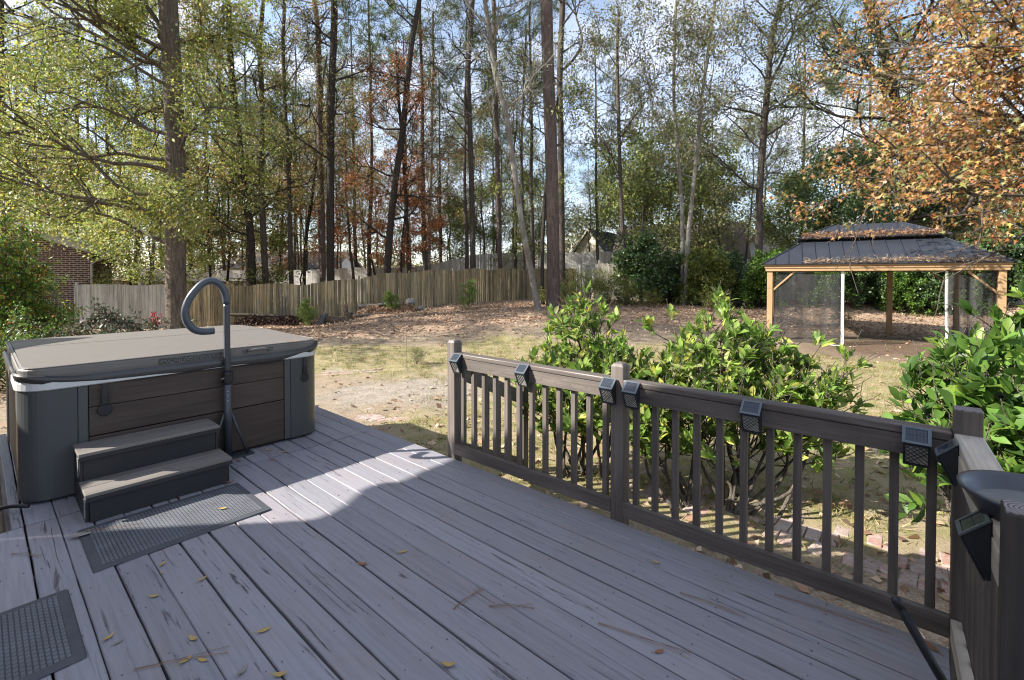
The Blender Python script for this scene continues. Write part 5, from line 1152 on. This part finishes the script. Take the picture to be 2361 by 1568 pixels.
for a in ((' long bark covered branch lying along the fence top of the dark brush heap', 610, 722, 20.6, 2.9, .07, .05, -.03, 'log', 1, .34), ('short pale cut log with its sawn end facing the house', 775, 728, 20.3, .75, .17, -.25, 0, 'log', 2), ('split log tilted upward behind the short pale cut log', 800, 720, 20.5, 1.1, .10, 2.3, .5, 'log', 3, .22), ('pale split log leaning in front of the tilted one', 806, 732, 20.1, .8, .11, 2.0, .15, 'log', 4),
          ('grey upright chunk beside the fluffy pine seedling', 742, 722, 20.4, .6, .14, 1.2, .9, 'log_g', 5, .1), ('dark log lying against the fence behind the cut logs', 790, 712, 21.3, 1.5, .13, .1, 0, 'log', 6), ('long grey rotten log on the right heap', 866, 712, 21.6, 1.5, .12, .1, .03, 'log_g', 7, .16), ('thin grey log resting across the right heap', 890, 708, 21.4, 1.0, .07, -.5, .1, 'log_g', 8, .26),
          ('thin pale branch on the leaves in front of the right heap', 858, 734, 20.4, 1.3, .045, .35, .05, 'log_g', 9), ('low dark log between the two heaps', 836, 726, 20.9, 1.2, .09, -.1, 0, 'log', 10)):
    log(a[0].strip(), a[1], a[2], a[3], a[4], a[5], a[6], a[7], M[a[8]], a[9], a[10] if len(a) > 10 else 0)
def stone(label, px, Y, s, seed, dz=0):
    rr = random.Random(seed); x = (px - CX) / F * Y; vs, fs = [], []
    c = MB(); rings = []
    for k, th in enumerate(np.linspace(.12, 3.0, 7)):
        rings.append([Vector((s * math.sin(th) * math.cos(a) * (1 + .35 * mnoise.noise((math.cos(a) * 1.5 + seed, math.sin(a) * 1.5, th))), s * .8 * math.sin(th) * math.sin(a) * (1 + .35 * mnoise.noise((math.cos(a) + seed, math.sin(a), th))), -s * .7 * math.cos(th) * (1 + .3 * mnoise.noise((a, seed, th))))) for a in np.linspace(0, 2 * math.pi, 11)[:-1]])
    c.loft(rings); tag(c.build('stone', M['dirt_grey'], None, (x, Y, float(gz(x, Y)) + s * .5 + dz)), label, 'stone', 'grey stones at the right log heap')
stone('largest grey stone on top of the right heap by the fence', 948, 21.7, .26, 1, .25); stone('grey stone below the largest one at the right heap', 928, 21.5, .22, 2); stone('flat grey stone at the right end of the heap', 970, 21.6, .18, 3); stone('small grey stone left of the largest one', 918, 21.6, .14, 4, .2)
for lab, px, Y, h, le in (('dark metal stake standing before the fence left of the fluffy seedling', 649, 20.5, 1.25, .03), ('thinner metal stake touching the dark stake before the fence', 655, 20.4, 1.2, .05), ('short stake by the fence seen right of the grab rail', 523, 20.2, 1.05, .04)):
    x = (px - CX) / F * Y; z = float(gz(x, Y)); t = thing('metal_stake', lab, 'stake', (x, Y, z), 0, 'metal stakes by the fence')
    c = MB(); c.beam((0, 0, -.05), (le * h, 0, h), .045, .035, (0, 1, 0)); c.build('shaft', M['steel'], t); c = MB(); c.beam((le * h, 0, h + .002), (le * h, 0, h + .04), .047, .037, (0, 1, 0)); c.build('tip', M['dirt_grey'], t)
x, Y = (917 + 130 - CX) / F * 9.5, 9.5
tag(MB().tube([(0, 0, 0), (.01, 0, .5), (.0, .01, 1.0)], .008, 6).build('thin_stake', M['dirt_grey'], None, ((935 - CX) / F * 10.2, 10.2, float(gz((935 - CX) / F * 10.2, 10.2)))), 'very thin upright wire stake on the sunny lawn', 'stake')

# ------------------------------------------------------------------ brick path
rb = random.Random(8); c = MB()
def pave(x, y, a, z=.010, l=.20, w_=.095):
    zz = float(gz(x, y)); Mx = Matrix.Translation((x, y, zz + rb.uniform(-.008, .004))) @ Matrix.Rotation(a, 4, 'Z') @ Matrix.Rotation(rb.uniform(-.05, .05), 4, 'X')
    c.box(-l / 2, l / 2, -w_ / 2, w_ / 2, -.04, z, Mx)
for k in range(44):
    s = k / 44; p = on(905 - 60 * s + rb.uniform(-26, 26) * (1 - .3 * s), 905 + 62 * s, -.45); pave(p.x, p.y, rb.gauss(.2, .18))
for k in range(9): p = on(855 + k * 9 + rb.uniform(-4, 4), 965 + rb.uniform(-4, 6), -.45); pave(p.x, p.y, rb.gauss(.6, .2))
for k in range(30):
    p = on(752 + k * 4.2, 860 - k * .2 + (k % 2) * 5, -.45)
    if k % 3 != 2: pave(p.x, p.y, rb.gauss(.15, .1))
for i in range(46):
    for j in range(3):
        px = 1150 + i * 26; q = W(-3.0 + i * .105 + .05 * (j % 2), 4.15 + .21 * j)
        if rb.random() < .6: pave(q.x + rb.uniform(-.01, .01), q.y, TH + rb.gauss(math.pi / 2, .06))
m, nt, b = newmat('old_brick', .9, .15); v, rn = objco(nt)
cc = ramp(nt, rn, [(0, (.30, .17, .14)), (.35, (.38, .25, .21)), (.7, (.27, .20, .18)), (1, (.42, .33, .29))]); nt.links.new(mixc(nt, ramp(nt, noisen(nt, v, 14, 5), [(.45, 0), (.65, .7)]), cc, (.42, .38, .34)), b.inputs['Base Color']); bumpn(nt, b, noisen(nt, v, 40, 4), .4, .004); M['oldbrick'] = m
tag(c.build('brick_path', M['oldbrick'], None, bevel=.006, seg=1), kind='structure')

# ------------------------------------------------------------------ leaf litter, straw and grass on the ground
rng = np.random.default_rng(9)
def samp(n, x0, x1, y0, y1, zi, p=1.0):
    x = rng.uniform(x0, x1, n); y = rng.uniform(y0, y1, n); zz = zones(x, y); keep = rng.uniform(size=n) < np.clip(zz[zi] if isinstance(zi, int) else zi(zz), 0, 1) * p
    x, y = x[keep], y[keep]; ab = (x * CT - y * ST * 1.0); a_ = x * CT + y * ST * 1.0
    a_ = x * CT + y * ST; b_ = -x * ST + y * CT
    ok = ~((b_ < 2.72) & (a_ < .1) & (a_ > -7.2) & (b_ > .1)) & ~((b_ < .15) & (a_ > -4.4) & (a_ < .2))
    return x[ok], y[ok]
def ground_pts(x, y, dz): return np.stack([x, y, gz(x, y) + vnoise(x, y, 2.4, 1.0) * .022 + vnoise(x, y, .6, 5.0) * .03 + dz], 1)
x, y = samp(90000, -15, 21, 3, 25, lambda z: z[2] * .9 + .04); Pq = ground_pts(x, y, .012); D_ = rng.normal(size=Pq.shape) * np.array([1, 1, .25])
x2, y2 = samp(5000, -2, 6, 2.0, 8, lambda z: z[2] * .6 + .25); P2 = ground_pts(x2, y2, .01); D2 = rng.normal(size=P2.shape) * np.array([1, 1, .3])
v, f = leaves(np.concatenate([Pq, P2]), np.concatenate([D_, D2]), .085, DIAMOND, rng, .45, 1.2)
tag(link('fallen_leaves', mesh_np('fallen_leaves', v, f), M['dry']), 'brown dry leaves covering the ground under the trees', 'leaf litter', None, 'stuff')
x, y = samp(26000, -3, 8, 2.0, 12, lambda z: z[2] * .8 + .25); Pq = ground_pts(x, y, .008); D_ = rng.normal(size=Pq.shape) * np.array([1, 1, .12]); v, f = leaves(Pq, D_, .16, NEEDLE, rng, .3, .028)
tag(link('pine_straw', mesh_np('pine_straw', v, f), M['straw']), 'thin brown pine straw lying on the lawn near the deck', 'pine straw', None, 'stuff')
x, y = samp(330000, -8, 15, 2.5, 15, lambda z: z[1] * .95 + .02); kp = rng.uniform(size=len(x)) < np.clip(.25 + 2.2 * (vnoise(x, y, 2.6, 4.0) + .05) + .8 * vnoise(x, y, 9.0, 2.0), .06, 1); x, y = x[kp], y[kp]; Pq = ground_pts(x, y, -.005); D_ = rng.normal(size=Pq.shape) * np.array([.7, .7, .3]) + np.array([0, 0, .75]); v, f = leaves(Pq, D_, .078, NEEDLE, rng, .6, .085)
tag(link('grass', mesh_np('grass', v, f), M['blade']), 'short yellow green winter grass of the lawn', 'grass', None, 'stuff')
# heaps of dry brush at the fence
for lab, px0, px1, Y, n, h, sd in (('dark heap of dry brush and leaves left of the metal stakes', 545, 700, 20.5, 5200, .5, 1), ('brown heap of leaves and bark under the grey logs', 820, 960, 21.4, 4200, .42, 2), ('low brown rake line of leaves by the cut logs', 700, 840, 20.6, 2600, .25, 3)):
    rr = np.random.default_rng(sd); x = ((rr.uniform(px0, px1, n)) - CX) / F * Y; u = (x - x.min()) / (x.max() - x.min()); yy = Y + rr.normal(size=n) * .32; hh = h * np.sqrt(np.clip(4 * u * (1 - u), 0, 1)) * np.exp(-((yy - Y) / .45) ** 2) * (.7 + .3 * np.sin(u * 9))
    z = gz(x, yy) + hh * np.sqrt(rr.uniform(size=n)); v, f = leaves(np.stack([x, yy, z], 1), rr.normal(size=(n, 3)), .11, DIAMOND, rr, .5, .9)
    tag(link('brush_heap', mesh_np('brush_heap', v, f), M['dry'] if sd != 1 else leafmat('dark_brush', [(.10, .06, .045), (.06, .04, .03), (.15, .09, .065), (.045, .03, .025)], .05, .8, .1)), lab, 'brush heap', None, 'stuff')
# straw and leaves on the gazebo roof
rr = np.random.default_rng(4); vs_, fs_ = [], []; off = 0
def roofpts(n, x0, x1, y, z, dy, dzz): return np.stack([rr.uniform(x0, x1, n), y + np.abs(rr.normal(size=n)) * dy, z + np.abs(rr.normal(size=n)) * dzz], 1)
cosp, sinp = math.cos(PHI), math.sin(PHI)
def togaz(P): return np.stack([gcx.x + P[:, 0] * cosp - P[:, 1] * sinp, gcx.y + P[:, 0] * sinp + P[:, 1] * cosp, P[:, 2] + gzb], 1)
P1 = roofpts(2500, -GL / 2 + .9, GL / 2 + .0, -GW / 2 - .21, rz0 + .02, .10, .03); P1[:, 2] += (P1[:, 1] + GW / 2 + .21) * .62
P1[:, 2] += .05 * np.clip(np.sin(P1[:, 0] * 1.3 + .8), 0, 1) * rr.uniform(size=len(P1))
P2 = roofpts(2300, -1.75, 1.75, -.84, rz0 + .85, .14, .045); P2[:, 2] += (P2[:, 1] + .84) * .56
v, f = leaves(togaz(P1), rr.normal(size=P1.shape) * np.array([1, 1, .35]), .085, LANCE, rr, .5, .35); 
tag(link('roof_litter', mesh_np('roof_litter', v, f), leafmat('roof_leaves', [(.42, .30, .18), (.34, .23, .13), (.50, .38, .25), (.28, .19, .11)], .15, .7, .2)), 'tan pine straw and leaves heaped along the lower gazebo eave', 'leaf litter', None, 'stuff')
v, f = leaves(togaz(P2), rr.normal(size=P2.shape) * np.array([1, 1, .6]) + np.array([0, 0, -.3]), .11, NEEDLE, rr, .4, .12)
tag(link('roof_straw', mesh_np('roof_straw', v, f), M['straw']), 'brown pine straw hanging from the upper gazebo roof', 'pine straw', None, 'stuff')

# ------------------------------------------------------------------ far wood closing the view
rr = np.random.default_rng(15); n = 90000
an = rr.uniform(-1.25, 1.25, n); rad_ = rr.uniform(66, 95, n); x = np.tan(an * .82) * 78 * .9; yv = rad_
top = 5.5 + 3.0 * np.sin(x * .21) + 2.0 * np.sin(x * .53 + 1) + np.where((x > -34) & (x < 5), -2.6, 0) + np.where(x > 8, 2.5, 0) + np.where(x < -35, 4, 0); z = gz(x, yv) + top * rr.beta(1.1, 1.6, n)
v, f = leaves(np.stack([x, yv, z], 1), rr.normal(size=(n, 3)), .42, DIAMOND, rr, .6, 1.1)
tag(link('far_wood', mesh_np('far_wood', v, f), leafmat('far_wood_leaves', [(.12, .15, .06), (.19, .20, .075), (.23, .17, .09), (.10, .125, .06), (.28, .25, .11), (.18, .13, .09)], .3)), 'far off mixed wood closing the view behind the houses', 'wood', None, 'stuff')

# ------------------------------------------------------------------ single leaves and twigs on the deck
M['leaf_y'] = plain('yellow_leaf', (.42, .29, .10), .6, .3, 0, .3, 40); M['leaf_b'] = plain('brown_leaf', (.26, .12, .06), .6, .3, 0, .3, 40); M['leaf_g'] = plain('grey_leaf', (.26, .235, .21), .7, .2, 0, .3, 40)
rl_ = random.Random(14)
def leafmesh(s, curl):
    c = MB(); prof_ = [(0, .01), (.12, .09), (.32, .17), (.55, .185), (.78, .12), (1, .005)]; vs = []
    for x_, w_ in prof_:
        zc = curl * (x_ - .5) ** 2 * 1.6
        for k, sgn in ((1, 1), (0, 0), (1, -1)): vs.append(Vector(((x_ - .5) * s, sgn * w_ * s, (zc + .10 * k * w_ * 4 * curl) * s + .003)))
    fs = [(i * 3 + j, (i + 1) * 3 + j, (i + 1) * 3 + j + 1, i * 3 + j + 1) for i in range(5) for j in range(2)]
    c.add(vs, fs); c.tube([(-.5 * s, 0, .003 + curl * .4 * s), (-.78 * s, .05 * s, .003 + curl * .3 * s)], .0012, 4); return c
for px, py, s, mm, lab in (
 (375, 1300, .075, 'leaf_y', 'small yellow leaf just past the mat edge on the shaded boards'), (374, 1321, .04, 'leaf_y', 'tiny yellow leaf flake next to the leaf by the mat edge'), (356, 1375, .085, 'leaf_y', 'tan leaf on the board below the mat, midway to the second mat'), (250, 1470, .085, 'leaf_y', 'tan leaf over a board gap near the second mat'),
 (273, 1480, .07, 'leaf_g', 'crumpled grey leaf touching the tan leaf by the second mat'), (467, 1335, .08, 'leaf_y', 'narrow yellow leaf alone on a smooth grey board'), (445, 1473, .09, 'leaf_y', 'tan pointed leaf above the long twig'), (428, 1523, .085, 'leaf_y', 'tan leaf lying across the long twig'), (468, 1522, .08, 'leaf_y', 'tan leaf right beside the long twig'),
 (609, 1453, .10, 'leaf_y', 'tan leaf tilted over a board gap in the near boards'), (558, 1548, .09, 'leaf_g', 'curled pale grey leaf at the bottom of the view'), (646, 1556, .10, 'leaf_y', 'yellow brown leaf lying lengthwise at the bottom of the view'), (513, 1177, .10, 'leaf_y', 'bright yellow leaf in the sun patch on the rubber mat'),
 (930, 1272, .09, 'leaf_y', 'small yellow leaf near the middle of the deck'), (836, 1300, .10, 'leaf_b', 'reddish brown leaf near the middle of the deck'), (1035, 1533, .10, 'leaf_y', 'yellow leaf alone on the near boards at the bottom'), (1513, 1297, .07, 'leaf_y', 'small yellow leaf near the shaded railing section'), (1520, 1502, .08, 'leaf_b', 'dark brown leaf on the near boards left of the black pole'),
 (550, 1062, .10, 'leaf_b', 'brown leaf on the deck right at the grab rail foot'), (630, 1060, .09, 'leaf_b', 'brown leaf at the foot of the hot tub in shade'), (620, 1038, .09, 'leaf_y', 'tan leaf under the edge of the hot tub panel'), (655, 1042, .08, 'leaf_y', 'pale leaf between the tub foot and the board joint'), (530, 1112, .11, 'leaf_b', 'brown leaf and straw at the corner of the lower step'),
 (185, 1238, .20, 'leaf_g', 'large curled grey leaf on the corner of the mat by the steps'), (2140, 1487, .14, 'leaf_b', 'long tan brown leaf by the corner post foot beside the black pole')):
    p = on(px, py, .004); zz = .0145 if (px, py) in ((513, 1177), (185, 1238)) else .002
    tag(leafmesh(s * .62, rl_.uniform(.1, .5)).build('fallen_leaf', M[mm], None, (p.x, p.y, zz), rl_.uniform(-.6, .6) + (0 if rl_.random() < .6 else 1.5), smooth=True), lab, 'leaf', 'fallen leaves on the deck')
for px, py, s, lab in ((680, 786, .11, 'brown leaf lying on the sunny tub cover near its corner'), (575, 790, .06, 'small dry leaf in the middle of the tub cover')):
    p = on(px, py, .975); tag(leafmesh(s, .2).build('fallen_leaf', M['leaf_b'], None, (p.x, p.y, .968), .3, smooth=True), lab, 'leaf', 'fallen leaves on the tub cover')
p = W(.235, 1.86, .956); tag(leafmesh(.06, .3).build('fallen_leaf', M['leaf_y'], None, tuple(p), 1.0, smooth=True), 'small yellow leaf floating in the black dish', 'leaf')
for px, py, l, a, lab in ((420, 1523, .34, .30, 'long thin twig lying across the boards at the bottom'), (1078, 1380, .20, .95, 'short crossed pine straw on the middle boards'), (1180, 1400, .22, .0, 'pine straw lying flat beside the wide board gap'), (1910, 1410, .45, -.55, 'long bundle of brown pine straw beside the shaded railing'), (260, 1222, .30, .25, 'brown pine straw on the mat by the lower step'), (1640, 1395, .3, -.6, 'thin straw on the boards below the shaded railing section'), (1480, 1475, .4, -.5, 'faint straw strand along a board gap'), (60, 1281, .2, -.1, 'thin straw near the edge of the deck')):
    p = on(px, py, .004); c = MB()
    for k in range(3): c.tube([(-l / 2, .004 * k, .003), (-l * .1, .006 * k + rl_.uniform(-.01, .01), .006), (l / 2, rl_.uniform(-.03, .03), .004)], .0009, 4)
    tag(c.build('pine_straw_twig', M['straw'], None, (p.x, p.y, .002 if py != 1222 else .014), a), lab, 'twig', 'straw and twigs on the deck')
